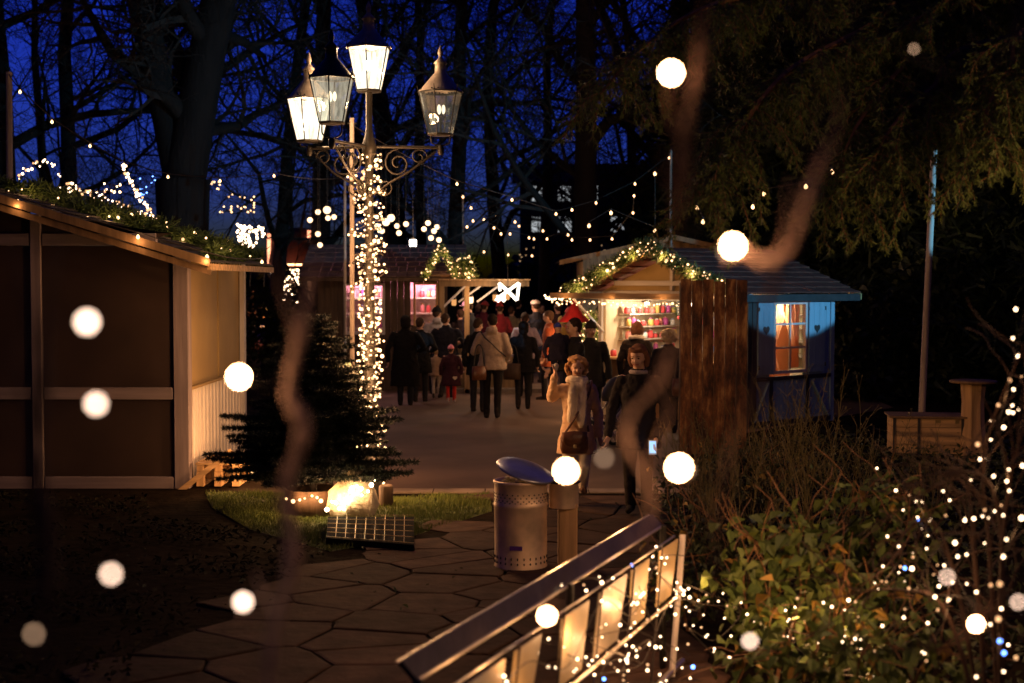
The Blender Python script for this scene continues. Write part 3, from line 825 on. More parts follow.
while x < LW - .15: b.bx((x, DP - .115, 1.0), (x + .02, DP - .101, 2.1)); x += .12
sbuild(b, 'interior_wall', M['cream'])
b = SB(); b.bx((.06, .1, .05), (LW - .1, DP - .1, .1)); sbuild(b, 'floor_boards', M['midwood'])
b = SB()
for z in (1.05, 1.3, 1.52, 1.74): b.bx((.1, DP - .42, z), (LW - .12, DP - .12, z + .022))
sbuild(b, 'shelf', M['white_timber_h'])
def sp(x, y, z): return SM @ Vector((x, y, z))
k = 0
for z in (1.322, 1.542, 1.762, 1.072):
    x = .2
    while x < 2.5:
        goods(sp(x, DP - .25, z), k + int(z * 9), 'small coloured jar on the white shelves of the bright stall', 'jars on the shelves of the bright stall', rnd.uniform(.08, .15)); k += 1; x += rnd.uniform(.12, .2)
x = .3
while x < 2.4:
    goods(sp(x, rnd.uniform(-.15, .2), 1.04), k, 'small coloured jar set out on the counter of the bright stall', 'jars on the counter of the bright stall', rnd.uniform(.06, .14)); k += 1; x += rnd.uniform(.1, .2)
# wreath, chalk board
wr = empty('wreath', sp(1.0, 1.0, 1.84), ang, 'green wreath with red bow hanging inside the bright stall', 'wreath')
ring = [Vector((math.cos(t) * .13, -.03, math.sin(t) * .13)) for t in [2 * PI * i / 24 for i in range(24)]]
V, Fc = needle_cloud(ring * 3, [rv(1) for _ in range(72)], .07, .012, 12, 1, 9); npmesh('greenery', V, Fc, M['garland'], wr, world=False)
MB().ball((-.04, -.06, -.14), (.05, .03, .035)).ball((.04, -.06, -.14), (.05, .03, .035)).build('bow', gm[0], wr, world=False)
MB().tube([(0, 0, .12), (0, 0, .25)], .006, 4).build('hook', M['iron'], wr, world=False)
cb = empty('chalk_board', sp(1.2, .8, 1.86), ang, 'small black price board with chalk lines inside the bright stall', 'chalk board')
MB().tube([(0, -.01, .11), (0, -.01, .24)], .004, 4).bx((-.16, -.02, -.12), (.16, 0, .12)).build('board', M['black'], cb, world=False)
b = MB()
for i in range(4): b.bx((-.13, -.024, .08 - i * .05), (-.13 + rnd.uniform(.15, .25), -.021, .09 - i * .05))
b.build('chalk', M['cream'], cb, world=False)
# interior lamps
for j, z in enumerate((1.05, 1.3, 1.52, 1.74)):
    MB().bx((.062, .35, z), (.34, DP - .45, z + .022)).build('shelf', M['white_timber_h'], stall, world=False)
    y = .42
    while y < DP - .55:
        goods(sp(rnd.uniform(.2, .26), y, z + .022), rnd.randint(0, 9), 'small coloured jar on the side shelves of the bright stall', 'jars on the side shelves of the bright stall', rnd.uniform(.09, .17)); y += rnd.uniform(.11, .17)
for x in (.6, 1.6, 2.5):
    MB().lathe((x, .5, 1.98), [(.001, .06), (.05, .05), (.1, -.02)], 12).build('lamp_shade', M['white_timber'], stall, world=False)
    lb = MB().ball((x, .5, 1.95), .035).build('lamp_bulb', M['bulb_hi'], stall, world=False)
    light('glow', sp(x, .5, 1.88), 22, (1, .74, .45), .05, stall)
# roof
b = SB(); RZ, EV, SO = 2.87, 2.12, .27
shingles(b, (-SO, -.55, EV), (-SO, DP + .35, EV), (LW / 2, -.55, RZ), (LW / 2, DP + .35, RZ), 7, 12, .04)
shingles(b, (LW + SO, -.55, EV), (LW + SO, DP + .35, EV), (LW / 2, -.55, RZ), (LW / 2, DP + .35, RZ), 9, 15, .04)
sbuild(b, 'roof', M['shingle_red'])
b = SB()
for e in (-SO, LW + SO):
    for yy in (-.56, DP + .36):
        p0 = Vector((e, yy, EV - .1)); p1 = Vector((LW / 2, yy, RZ - .1)); h = Vector((0, 0, .1))
        b.slab([p0, p1, p1 + h, p0 + h], .03, Vector((0, -1, 0)))
sbuild(b, 'verge_board', M['ochre'])
b = SB(); b.bx((LW + SO - .03, -.55, EV - .12), (LW + SO, DP + .35, EV - .005)); b.bx((-SO, -.55, EV - .12), (-SO + .03, DP + .35, EV - .005)); sbuild(b, 'eave_board', M['darkframe'])
# awning flap
b = SB(); b.box((1.55, -.55, 2.06), (3.3, 1.1, .045), (R(-3), 0, 0)); sbuild(b, 'awning', M['cream'])
b = SB(); b.box((1.55, -1.1, 2.085), (3.34, .03, .09)); sbuild(b, 'awning_edge', M['pine_h'])
for x in (.02, 3.0):
    b = SB(); b.tube([(x + .05, -.02, 1.45), (x + .05, -.75, 2.03)], .022, 4); sbuild(b, 'brace', M['white_timber'])
b = SB(); b.bx((-.02, -.06, 0), (.06, 0, 2.05)); sbuild(b, 'frame_post', M['white_timber'])
# blue side wall with shutters
x = LW
b = SB()
y = .1
while y < DP - .1:
    ye = min(y + .15, DP - .1); c_ = (y + ye) / 2
    if .62 < c_ < 1.5: b.bx((x - .05, y + .002, .05), (x - .01, ye - .002, .8))
    else: b.bx((x - .05, y + .002, .05), (x - .01, ye - .002, 2.08))
    y = ye
sbuild(b, 'side_wall', M['blue_board'])
for y in (0.0, DP - .1):
    b = SB(); b.bx((x - .03, y + .1 if y == 0 else y, 0), (x + .01, (y + .2) if y == 0 else y + .1, 2.1)); sbuild(b, 'side_post', M['darkframe'] if y == 0 else M['blue_board'])
b = SB(); b.bx((x - .009, .2, .74), (x + .02, DP - .1, .8)); b.bx((x - .009, .2, 0.02), (x + .02, DP - .1, .1)); b.bx((x - .009, .55, .1), (x + .012, .62, .74)); b.bx((x - .009, 1.5, .1), (x + .012, 1.57, .74)); sbuild(b, 'rail', M['darkframe'])
for ya_, yb_ in ((.15, .5), (2.1, 1.65)):
    b = SB(); b.tube([(x + .01, ya_, .1), (x + .01, yb_, .7)], .03, 4); sbuild(b, 'diagonal_brace', M['blue_board'])
b = SB(); y0, y1, z0, z1 = .62, 1.5, .84, 2.0
b.bx((x - .04, y0, z0), (x + .02, y0 + .05, z1)); b.bx((x - .04, y1 - .05, z0), (x + .02, y1, z1)); b.bx((x - .04, y0 + .05, z0), (x + .02, y1 - .05, z0 + .05)); b.bx((x - .04, y0 + .05, z1 - .05), (x + .02, y1 - .05, z1))
b.bx((x - .02, 1.045, z0 + .05), (x + .01, 1.075, z1 - .05))
for zz in (1.24, 1.62): b.bx((x - .018, y0 + .05, zz), (x + .008, y1 - .05, zz + .03))
wn = sbuild(b, 'window', M['white_timber'])
b = SB(); b.bx((x - .006, y0 + .05, z0 + .05), (x - .001, y1 - .05, z1 - .05)); b.build('pane', M['pane'], wn, world=False)
for sgn in (0, 1):  # tied curtains
    V = []; Fc = []
    nu, nv = 22, 12
    for j in range(nv):
        t = j / (nv - 1); z = z1 - .05 - t * (z1 - z0 - .12)
        wdt = .43 - .25 * math.sin(min(1, t / .75) * PI / 2) ** 2 + (.1 * max(0, t - .75) / .25)
        for i in range(nu):
            u = i / (nu - 1); yy = u * wdt
            yy = (y0 + .05 + yy) if sgn == 0 else (y1 - .05 - yy)
            V.append((x - .12 + .02 * math.sin(u * 22) + .01 * math.sin(t * 5 + i), yy, z))
    for j in range(nv - 1):
        for i in range(nu - 1): Fc.append((j * nu + i, j * nu + i + 1, (j + 1) * nu + i + 1, (j + 1) * nu + i))
    b = MB(); b.add(V, Fc, True); o = b.build('curtain', M['curtain'], wn, world=False)
b = SB(); b.bx((x - .5, y0 - .1, z0 - .1), (x - .48, y1 + .2, z1)); sbuild(b, 'inner_screen', M['curtain'])
light('glow', sp(x - .3, 1.06, 1.9), 42, (1, .68, .42), .06, stall)
def heart(cy, cz, s):
    pts = []
    for i in range(28):
        t = 2 * PI * i / 28
        pts.append((x + .036, cy + s * 16 * math.sin(t) ** 3 / 17, cz + s * (13 * math.cos(t) - 5 * math.cos(2 * t) - 2 * math.cos(3 * t) - math.cos(4 * t)) / 17))
    return pts
for (ya, yb) in ((.22, .6), (1.53, 1.95)):
    b = SB(); nb = 3
    for i in range(nb): b.bx((x + .005, ya + (yb - ya) * i / nb + .002, z0), (x + .03, ya + (yb - ya) * (i + 1) / nb - .002, z1))
    b.bx((x + .0301, ya, z0 + .1), (x + .042, yb, z0 + .15)); b.bx((x + .0301, ya, z1 - .15), (x + .042, yb, z1 - .1))
    sh = sbuild(b, 'shutter', M['blue_board'])
    b = SB(); b.slab(heart((ya + yb) / 2, 1.55, .085), .004, Vector((1, 0, 0))); b.build('heart', M['darkframe'], sh, world=False)
    b = SB(); yy = ya if ya < 1 else yb
    for zz in (z0 + .12, z1 - .12): b.cyl((x + .045, yy, zz - .03), (x + .045, yy, zz + .03), .012, n=6)
    b.build('hinge', M['iron'], sh, world=False)
# awning lights and gable garland
ap = [sp(-.1 + i * .36, -1.12, 2.0) for i in range(10)]
r_ = string_lights('awning_lights', ap, 56, 'row of warm icicle lights under the awning edge of the bright stall', 'awning lights', r=.013, m=M['bulb'], jit=.03, sag_drop=.04)
for i in (1, 4, 7): light('glow', ap[i] + Vector((0, 0, -.06)), 16, parent=r_, r=.03)
gp1 = [sp(-SO - .02, -.62, EV - .02), sp(.7, -.62, 2.5), sp(LW / 2, -.62, RZ + .03)]
gp2 = [sp(LW / 2, -.62, RZ + .03), sp(2.5, -.62, 2.5), sp(LW + SO, -.62, EV)]
g1 = garland('gable_garland', [gp1, gp2], 99, 'thick green garland with warm lights along the gable of the bright stall', r=.017, thick=.13, m=M['bulb'], density=60, blade=.016, power=6, lights=3)
garland('gable_garland', [[p + Vector((-.02, -.04, .02)) for p in gp1], [p + Vector((-.02, -.04, .02)) for p in gp2]], 99, 'second light chain woven through the gable garland of the bright stall', r=.012, thick=.12, m=M['bulb'], density=14, blade=.016)

# rusty screen in the planting bed
sc_ = empty('rusty_screen', (2.7, 19, 0), 0, 'tall rusty brown screen standing between the bright stall and the planting bed', 'screen')
b = MB()
for i in range(6):
    xx = 2.255 + i * .15; zt = 2.35 - (0, .02, .005, .03, .0, .012)[i]; b.bx((xx, 19 + (i % 3) * .01, 0), (xx + .142, 19.04 + (i % 3) * .01, zt), bev=.004)
    for zb in (.5, 1.3, 2.2): b.ball((xx + .07, 19 + (i % 3) * .01, zb), .01, 6, 4)
b.build('sheet', M['rust'], sc_)
MB().bx((2.25, 19.07, 0), (2.31, 19.13, 2.3)).bx((3.09, 19.07, 0), (3.15, 19.13, 2.3)).bx((2.25, 19.13, 1.9), (3.15, 19.16, 1.98)).build('frame', M['darkwood'], sc_)

# wooden hut behind the bright stall
hb = empty('market_hut', (3.4, 31, 0), 0, 'plain brown plank hut whose gable rises behind the bright stall', 'market hut')
b = MB()
xx = 1.5
while xx < 5.2:
    zt = 3.2 - abs(xx + .07 - 3.35) * .21; b.bx((xx, 30, 0), (xx + .145, 30.04 + rnd.uniform(0, .01), zt)); xx += .15
b.bx((1.5, 30.06, 0), (1.56, 33, 2.75)); b.build('wall', M['midwood'], hb)
b = MB()
for sgn in (-1, 1):
    e = 3.35 + sgn * 2.35; z = 2.72
    shingles(b, (e, 29.4, z), (e, 33.3, z), (3.35, 29.4, 3.24), (3.35, 33.3, 3.24), 5, 9, .05)
b.build('roof', M['felt'], hb)
b = MB()
for sgn in (-1, 1):
    p0 = Vector((3.35 + sgn * 2.37, 29.36, 2.66)); p1 = Vector((3.35, 29.36, 3.18)); h = Vector((0, 0, .1))
    q = [p0, p1, p1 + h, p0 + h]
    b.slab(q, .03, Vector((0, -1, 0)))
b.build('verge_board', M['midwood'], hb)
light('glow', P(590, 292, 27.5), 9, parent=hb)
light('glow', (2.6, 28.2, 2.9), 10, (1, .55, .2), .1, hb)

# far stall with goods lights
fs = garland('lit_display', [[P(574, 322, 27.5), P(585, 316, 27.5), P(597, 330, 27.5)], [P(578, 340, 27.5), P(592, 345, 27.5), P(600, 335, 27.5)]], 90, 'cluster of warm lights and ornaments displayed left of the bright stall', r=.017, thick=.2, density=40, blade=.02, power=22, lights=1, cat='light display')
rc = empty('red_cloth', P(574, 300, 27), 0, 'bright red pointed cloth hung up behind the crowd', 'cloth')
b = MB(); b.lathe((0, 0, 0), [(.02, .0), (.09, -.14), (.2, -.3), (.33, -.42)], 9, sx=1, sy=.5); b.build('cone', mat('red_cloth', (.4, .015, .012), .8), rc, world=False)
light('glow', P(566, 318, 26.5), 4, (1, .4, .2), .05, rc)
fl = empty('light_chain', P(545, 298, 30), 0, 'short bright light chain above heads left of the awning', 'string lights')
MB().tube([P(545, 296, 30), P(557, 298, 30), P(572, 301, 30)], .01, 4).build('cable', M['cable'], fl)
bulbs([P(545 + i * 1.3, 296 + rnd.uniform(-1, 3.5), 30) for i in range(20)], .02, M['bulb_w'], fl)

# ------------------------------------------------------------------ street lamp with four lanterns
LP = Vector((-1.49, 14.9, 0))
lamp = empty('street_lamp', LP, 0, 'ornate cast iron street lamp with four glass lanterns, wound with fairy lights', 'street lamp')
MB().lathe(LP, [(.15, 0), (.15, .05), (.13, .1), (.12, .42), (.14, .46), (.1, .52), (.075, .7), (.07, 1.0), (.085, 1.04), (.065, 1.08), (.05, 2.4), (.065, 2.45), (.045, 2.5), (.042, 3.6), (.07, 3.64), (.08, 3.72), (.05, 3.82), (.035, 3.9), (.035, 4.28), (.06, 4.3)], 16).build('post', M['iron'], lamp)
def lantern(base, lit, nm='lantern', rot=.3, sc=1.0):
    "six sided lantern: root mesh is its frame"
    n = 6; base = Vector(base)
    rb, rt, H = .135 * sc, .235 * sc, .44 * sc
    ang = [2 * PI * i / n + rot for i in range(n)]
    lo = [base + Vector((math.cos(a) * rb, math.sin(a) * rb, 0)) for a in ang]
    hi = [base + Vector((math.cos(a) * rt, math.sin(a) * rt, H)) for a in ang]
    b = MB()
    for i in range(n):
        b.tube([lo[i], hi[i], hi[i] + Vector((math.cos(ang[i]) * .02, math.sin(ang[i]) * .02, .06))], [.008, .008, .004], 4)
        b.tube([lo[i], lo[(i + 1) % n]], .01, 4); b.tube([hi[i], hi[(i + 1) % n]], .012, 4)
        for k in range(1, 6):
            p = hi[i].lerp(hi[(i + 1) % n], k / 6); b.ball(p + Vector((0, 0, .018)), .01, 5, 4)
    b.lathe(base, [(.001, -.02), (rb, -.015), (rb * 1.05, 0)], 6, False, rot)
    fr = b.build(nm, M['iron'], lamp)
    MB().lathe(base, [(rt * 1.02, H), (rt * .85, H + .04), (rt * .42, H + .16), (.062 * sc, H + .2), (.058 * sc, H + .29), (.075 * sc, H + .3), (.03, H + .35), (.018, H + .37), (.03, H + .4), (.026, H + .43), (.012, H + .47), (.001, H + .49)], 18, True, rot).build('lantern_roof', M['lampmetal'] if lit != 'mid' else M['iron'], fr)
    g = MB()
    for i in range(n):
        j = (i + 1) % n; a = .04
        q = [lo[i].lerp(lo[j], a), lo[i].lerp(lo[j], 1 - a), hi[i].lerp(hi[j], 1 - a), hi[i].lerp(hi[j], a)]
        g.add(q, [(0, 1, 2, 3)])
    g.build('glass', {'lit': M['glass_lit'], 'mid': M['glass_mid'], 'dim': M['glass_clear']}[lit], fr)
    c = MB()
    for k, a in enumerate([0, 2 * PI / 3, 4 * PI / 3]): c.ball(base + Vector((math.cos(a) * .03, math.sin(a) * .03, .26)), (.02, .02, .05), 8, 6)
    c.build('mantle', M['mantle'] if lit == 'lit' else M['mantle_low'], fr)
    MB().cyl(base + Vector((0, 0, 0)), base + Vector((0, 0, .2)), .012, n=6).build('burner', M['iron'], fr)
    pw = {'lit': 240, 'mid': 45, 'dim': 8}[lit]
    light('glow', base + Vector((0, 0, .26)), pw, (1, .56, .28), .06, lamp)
    return fr
def spiral(c, ex, ez, r, turns=1.4, start=0.0, n=22):
    return [c + ex * (math.cos(start + turns * 2 * PI * i / n) * r * (1 - .75 * i / n)) + ez * (math.sin(start + turns * 2 * PI * i / n) * r * (1 - .75 * i / n)) for i in range(n + 1)]
AZ = 3.72
ez = Vector((0, 0, 1))
for (dx, dy, lz, lit) in ((.74, .12, 3.86, 'dim'), (-.65, .2, 3.8, 'lit'), (-.31, -.62, 3.9, 'mid')):
    e = Vector((dx, dy, 0)); L_ = e.length; e.normalize()
    p0 = LP + Vector((0, 0, AZ)) ; tip = LP + Vector((dx, dy, AZ))
    b = MB(); b.tube([p0 + e * .04, p0 + e * L_], .018, 6); b.tube(spiral(p0 + e * .3 - ez * .17, e, ez, .15, 1.5, PI / 2), .011, 5); b.tube(spiral(p0 + e * .52 - ez * .1, e, ez, .09, 1.3, 0), .009, 5)
    b.tube(spline([p0 + e * .05 - ez * .5, p0 + e * .2 - ez * .38, p0 + e * .42 - ez * .25, p0 + e * (L_ - .05) - ez * .04]), .013, 5)
    b.tube(spiral(p0 + e * .16 - ez * .42, e, ez, .1, 1.4, PI), .009, 5)
    b.lathe(tip, [(.02, -.08), (.035, -.05), (.035, 0.0), (.02, .03)], 8)
    tb = LP + Vector((dx, dy, lz))
    for s_ in (-1, 1): b.tube(spline([tip + Vector((0, 0, .02)), tip + Vector((s_ * .09, 0, (lz - AZ) * .35)), tb + Vector((s_ * .1, 0, -.01))], 6), .008, 5)
    b.build('arm', M['iron'], lamp)
    lantern(tb, lit, rot=.3 if lit != 'mid' else .52)
lantern(LP + Vector((0.0, 0, 4.3)), 'lit', rot=.5)
def helix(seed, z0, z1, turns, r):
    rr = random.Random(seed); o = []
    n = int(turns * 10)
    for i in range(n + 1):
        t = i / n; a = turns * 2 * PI * t + seed; q = r * rr.uniform(.75, 1.35)
        o.append(LP + Vector((math.cos(a) * q, math.sin(a) * q, z0 + (z1 - z0) * t + rr.uniform(-.03, .03))))
    return o
for i, (z0, z1, tn, r, lab, pw, nl) in enumerate((
        (2.5, 3.65, 9, .12, 'dense tangle of fairy lights round the top of the street lamp post', 22, 4),
        (1.5, 2.6, 10, .095, 'fairy lights wound round the middle of the street lamp post', 20, 4),
        (.95, 1.6, 7, .1, 'fairy lights wound round the street lamp post behind the fir tip', 22, 3),
        (.12, .95, 8, .12, 'fairy lights wound round the foot of the street lamp post', 20, 3),
        (2.2, 3.6, 5, .17, 'loose fairy light loops hanging around the lamp post under its arms', 0, 0),
        (1.6, 3.6, 15, .075, 'fairy lights wound tightly against the upper lamp post', 0, 0),
        (.3, 2.0, 12, .09, 'fairy lights wound tightly against the lower lamp post', 0, 0))):
    h_ = helix(i * 1.7 + 1, z0, z1, tn, r)
    root = empty('fairy_lights', LP + Vector((0, 0, z0)), 0, lab, 'fairy lights', 'fairy lights wound round the street lamp')
    MB().tube(spline(h_, 2), .004, 4).build('cable', M['cable'], root)
    bulbs([p + rv(.03) for p in along(h_, 85 if i != 4 else 60)], .014 if i % 2 else .0115, M['bulb'], root)
    for k in range(nl):
        a = -PI / 2 + (k % 2 - .5) * 1.6
        light('glow', LP + Vector((math.cos(a) * .26, math.sin(a) * .45, z0 + (z1 - z0) * (k + .5) / nl)), pw, parent=root, r=.05)

# pale fabric bundle and pot at the foot
sk = empty('fabric_bundle', (-1.56, 13.85, 0), 0, 'pale crumpled fabric bundle with lights inside at the foot of the street lamp', 'fabric bundle')
b = MB(); b.lathe((-1.56, 13.85, 0), [(.001, 0), (.2, .01), (.24, .12), (.22, .26), (.16, .36), (.09, .42), (.12, .5), (.001, .48)], 26)
b.v = [(v[0] + .025 * math.sin(v[2] * 31 + v[1] * 22), v[1] + .025 * math.sin(v[0] * 37 + v[2] * 13), v[2]) for v in b.v]
b.build('fabric', M['sack'], sk)
sp_ = [Vector((-1.78 + .045 * i, 13.58 + .03 * math.sin(i * 2), .1 + .08 * math.sin(i * 1.3) + .03 * i)) for i in range(11)]
string_lights('fairy_lights', sp_, 16, 'few bright fairy lights lying against the pale fabric bundle', 'fairy lights on the ground by the lamp', r=.014, m=M['bulb_hi'], power=2.2, nl=3, jit=.02)
string_lights('fairy_lights', [P(285, 499, 13.7), P(297, 501, 13.7), P(312, 497, 13.7), P(325, 502, 13.7)], 7, 'short row of fairy lights under the fir tree', 'fairy lights on the ground by the lamp', r=.014, m=M['bulb'], power=5, nl=2, jit=.015)
tw = [Vector((-2.85, 15.3, .3)), Vector((-2.8, 15.7, .2)), Vector((-2.75, 16.1, .3)), Vector((-2.7, 16.6, .2))]
string_lights('fairy_lights', tw, 12, 'fairy lights behind the fir tree facing the white boards', 'fairy lights on the ground by the lamp', r=.012, m=M['bulb'], power=22, nl=2, jit=.02)  # hidden string, added to brighten the boards of the hut side
pot = empty('plant_pot', (-1.28, 14.72, 0), 0, 'small dark bollard stub beside the foot of the street lamp', 'bollard')
MB().lathe((-1.3, 14.6, 0), [(.075, 0), (.075, .2), (.06, .22), (.001, .225)], 14).build('body', M['darkwood'], pot)

# poles
def pole(px, ytop, ybot, d, w, lab, lean=0.0, dx=0.0, m='oldpole', zb=0.0, sqr=True):
    t = P(px, ytop, d); bt = Vector((P(px + dx, ybot, d).x, d, zb))
    o = empty('wooden_pole', bt, 0, lab, 'pole', 'wooden poles carrying the lights')
    b = MB(); b.tube([bt, bt.lerp(t, .33), bt.lerp(t, .66), t], [w * .72, w * .7, w * .68, w * .66], 4); b.build('shaft', M[m], o)
    MB().tube([t + Vector((-.05, 0, -.06)), t + Vector((.05, 0, -.06))], .012, 5).build('hook', M['iron'], o)
    return o
pole(352, 118, 371, 16.0, .05, 'pale square wooden pole right behind the fir tree beside the street lamp')
pole(345, 178, 400, 28.5, .05, 'thin pole standing behind the shingled hut left of the lamp post')
pole(9, 72, 300, 20.5, .075, 'brown pole rising behind the dark hut roof')
pole(463, 195, 300, 33.5, .045, 'thin pale pole right of the shingled hut roof')
pole(671, 150, 300, 27.5, .045, 'thin pole standing behind the ridge of the bright stall')
pole(934, 150, 418, 19.2, .075, 'tall pale square pole rising out of the planter box', dx=-13, zb=.3)
# planter box
bc = G(921, 455); bc.y = 18.9
pb = empty('wooden_crate', (5.45, 18.7, 0), R(-8), 'low wooden box with metal corner studs holding the tall pale pole', 'wooden box')
b = MB()
for i in range(4):
    z = .08 + i * .115
    b.box((0, -.28, z + .055), (.9, .03, .108)); b.box((0, .28, z + .055), (.9, .03, .108)); b.box((.44, 0, z + .055), (.03, .53, .108)); b.box((-.44, 0, z + .055), (.03, .53, .108))
b.build('side_boards', M['pine_h'], pb, world=False)
b = MB(); b.box((0, 0, .555), (.98, .66, .025)); b.build('lid', M['midwood'], pb, world=False)
b = MB()
for sx in (-.43, -.12, .43): b.box((sx, -.301, .31), (.035, .012, .46))
b.build('strap', M['darkframe'], pb, world=False)
b = MB()
for i in range(6): b.ball((.37, -.298, .12 + i * .08), .008, 6, 4)
b.box((.36, -.299, .5), (.05, .006, .05)); b.box((.12, -.299, .5), (.07, .005, .04)); b.build('fittings', M['brass'], pb, world=False)
# standing table
tb_ = empty('standing_table', (5.98, 18.4, 0), 0, 'tall wooden standing table with flared plank pedestal at the dark right edge', 'standing table')
b = MB(); b.lathe((5.98, 18.4, 0), [(.001, 1.0), (.28, 1.0), (.3, 1.01), (.3, 1.03), (.28, 1.04), (.001, 1.04)], 28); b.build('tabletop', M['midwood'], tb_)
b = MB()
for k in range(8):
    a = 2 * PI * k / 8; prof = [(.24, 0), (.2, .15), (.15, .45), (.14, .75), (.16, .995)]
    for (r0, z0), (r1, z1) in zip(prof, prof[1:]):
        q = []
        for (r, z, s_) in ((r0, z0, -1), (r0, z0, 1), (r1, z1, 1), (r1, z1, -1)):
            q.append(Vector((5.98 + math.cos(a + s_ * PI / 8 * .97) * r, 18.4 + math.sin(a + s_ * PI / 8 * .97) * r, z)))
        b.slab(q, .02)
b.build('pedestal', M['pine'], tb_)

# ------------------------------------------------------------------ steel drum bin
DC = G(520.5, 577) ; DC.z = 0.01
DC = Vector((.07, 11.4, .01))
dr = empty('steel_drum', DC, 0, 'dented perforated steel drum with a tilted lid on the flagstone path', 'drum')
b = MB(); b.lathe(DC, [(.001, .03), (.2, .02), (.213, 0), (.215, .015), (.211, .03), (.211, .2), (.213, .5), (.221, .515), (.213, .53), (.212, .68), (.222, .69), (.222, .705), (.214, .71), (.204, .70), (.2, .3), (.001, .28)], 48)
vv = []
for v in b.v:
    a = math.atan2(v[1] - DC.y, v[0] - DC.x); k_ = 1 - .012 * math.exp(-((a + 1.9) ** 2) / .05 - ((v[2] - .66) ** 2) / .01) * 3 + .006 * math.sin(a * 5 + v[2] * 9)
    vv.append((DC.x + (v[0] - DC.x) * k_, DC.y + (v[1] - DC.y) * k_, v[2]))
b.v = vv; b.build('body', M['metal'], dr)
b = MB()
for (z, nn, off, w, h) in ((.61, 30, 0, .006, .006), (.585, 30, .5, .006, .006), (.56, 30, 0, .006, .006), (.535 + .01, 30, .5, .005, .005), (.1, 26, 0, .005, .012), (.06, 26, .0, .006, .01)):
    for i in range(nn):
        a = 2 * PI * (i + off) / nn
        n_ = Vector((math.cos(a), math.sin(a), 0)); t_ = Vector((-n_.y, n_.x, 0)); c = DC + n_ * .2165 + Vector((0, 0, z))
        vs = [c + t_ * math.cos(x_) * w + ez * math.sin(x_) * h for x_ in [2 * PI * j / 8 for j in range(8)]]
        b.add(vs + [v - n_ * .012 for v in vs], [tuple(range(8))] + [(j, 8 + j, 8 + (j + 1) % 8, (j + 1) % 8) for j in range(8)])
b.build('perforation', M['black'], dr)
lidM = Matrix.Translation(DC + Vector((.04, .0, .79))) @ Euler((R(12), R(17), 0)).to_matrix().to_4x4()
b = MB(lidM); b.lathe((0, 0, 0), [(.001, .03), (.14, .024), (.23, .004), (.245, -.012), (.24, -.014), (.22, 0), (.001, .018)], 36); b.build('lid', M['lidmetal'], dr)
a0 = -1.75
b = MB(); cc = DC + Vector((math.cos(a0) * .217, math.sin(a0) * .217, .19)); b.box(cc, (.1, .006, .035), (0, 0, a0 + PI / 2)); b.build('sticker', mat('purple_sticker', (.07, .02, .2), .5, .1, 5, 0), dr)
b = MB()
for k in range(16):
    a = rnd.uniform(0, 6.28); r = rnd.uniform(0, .15); b.ball(DC + Vector((math.cos(a) * r, math.sin(a) * r, rnd.uniform(.66, .72))), (rnd.uniform(.02, .05), rnd.uniform(.02, .05), rnd.uniform(.015, .03)), 7, 5)
tag(b.build('rubbish', M['sack']), 'crumpled paper rubbish inside the open steel drum', 'rubbish', kind='stuff')
# wooden post bin with metal collar
pc = Vector((.42, 11.45, .01))
pw_ = empty('wooden_post', pc, 0, 'short wooden post with a metal collar right beside the steel drum', 'post')
b = MB(); b.box(pc + Vector((.03, 0, .26)), (.155, .15, .52), bev=.01); b.build('post_body', M['pine'], pw_)
b = MB(); b.lathe(pc, [(.118, .48), (.12, .5), (.12, .68), (.128, .69), (.11, .69), (.105, .52), (.001, .51)], 28); b.build('collar', M['metal'], pw_)
b = MB(); b.lathe(pc, [(.001, .705), (.11, .7), (.135, .69), (.135, .68), (.12, .68)], 28); b.build('cap', M['black'], pw_)

# grate
gc = [G(328, 524), G(414, 524), G(414, 553), G(326, 546)]
gt = empty('metal_grate', gc[0].lerp(gc[2], .5), 0, 'black tray with a bright metal grid lying on the lawn edge', 'grate')
b = MB(); g0, g1, g2, g3 = [Vector((p.x, p.y, .07)) for p in gc]
b.slab([g0, g3, g2, g1], .06, ez); b.build('tray', M['tray'], gt)
b = MB()
for i in range(1, 9): t = i / 9; b.tube([g0.lerp(g1, t) + ez * .012, g3.lerp(g2, t) + ez * .012], .0028, 4)
for i in range(0, 6): t = i / 5; b.tube([g0.lerp(g3, t) + ez * .016, g1.lerp(g2, t) + ez * .016], .0028, 4)
b.build('grid', M['brass'], gt)
# pallet step by the hut
pl = empty('pallet', (-3.3, 16.3, 0), 0, 'small wooden pallet step leaning by the corner of the dark hut', 'pallet')
b = MB()
for i in range(5): b.box((-3.3 + .06 * 0, 15.95 + i * .2, .27 + .0 * i), (.5, .14, .022))
b.build('top_boards', M['pine_h'], pl)
b = MB()
for xx in (-3.5, -3.3, -3.1):
    b.box((xx, 16.35, .22), (.07, .95, .07)); b.box((xx, 16.35, .03), (.08, .95, .022))
    for yy in (15.93, 16.35, 16.77): b.box((xx, yy, .11), (.08, .1, .14))
b.build('bearer', M['pine'], pl)
MB().box((-3.42, 15.78, .2), (.06, .025, .75), (0, R(52), 0)).build('skirt_board', M['pine_h'], pl)

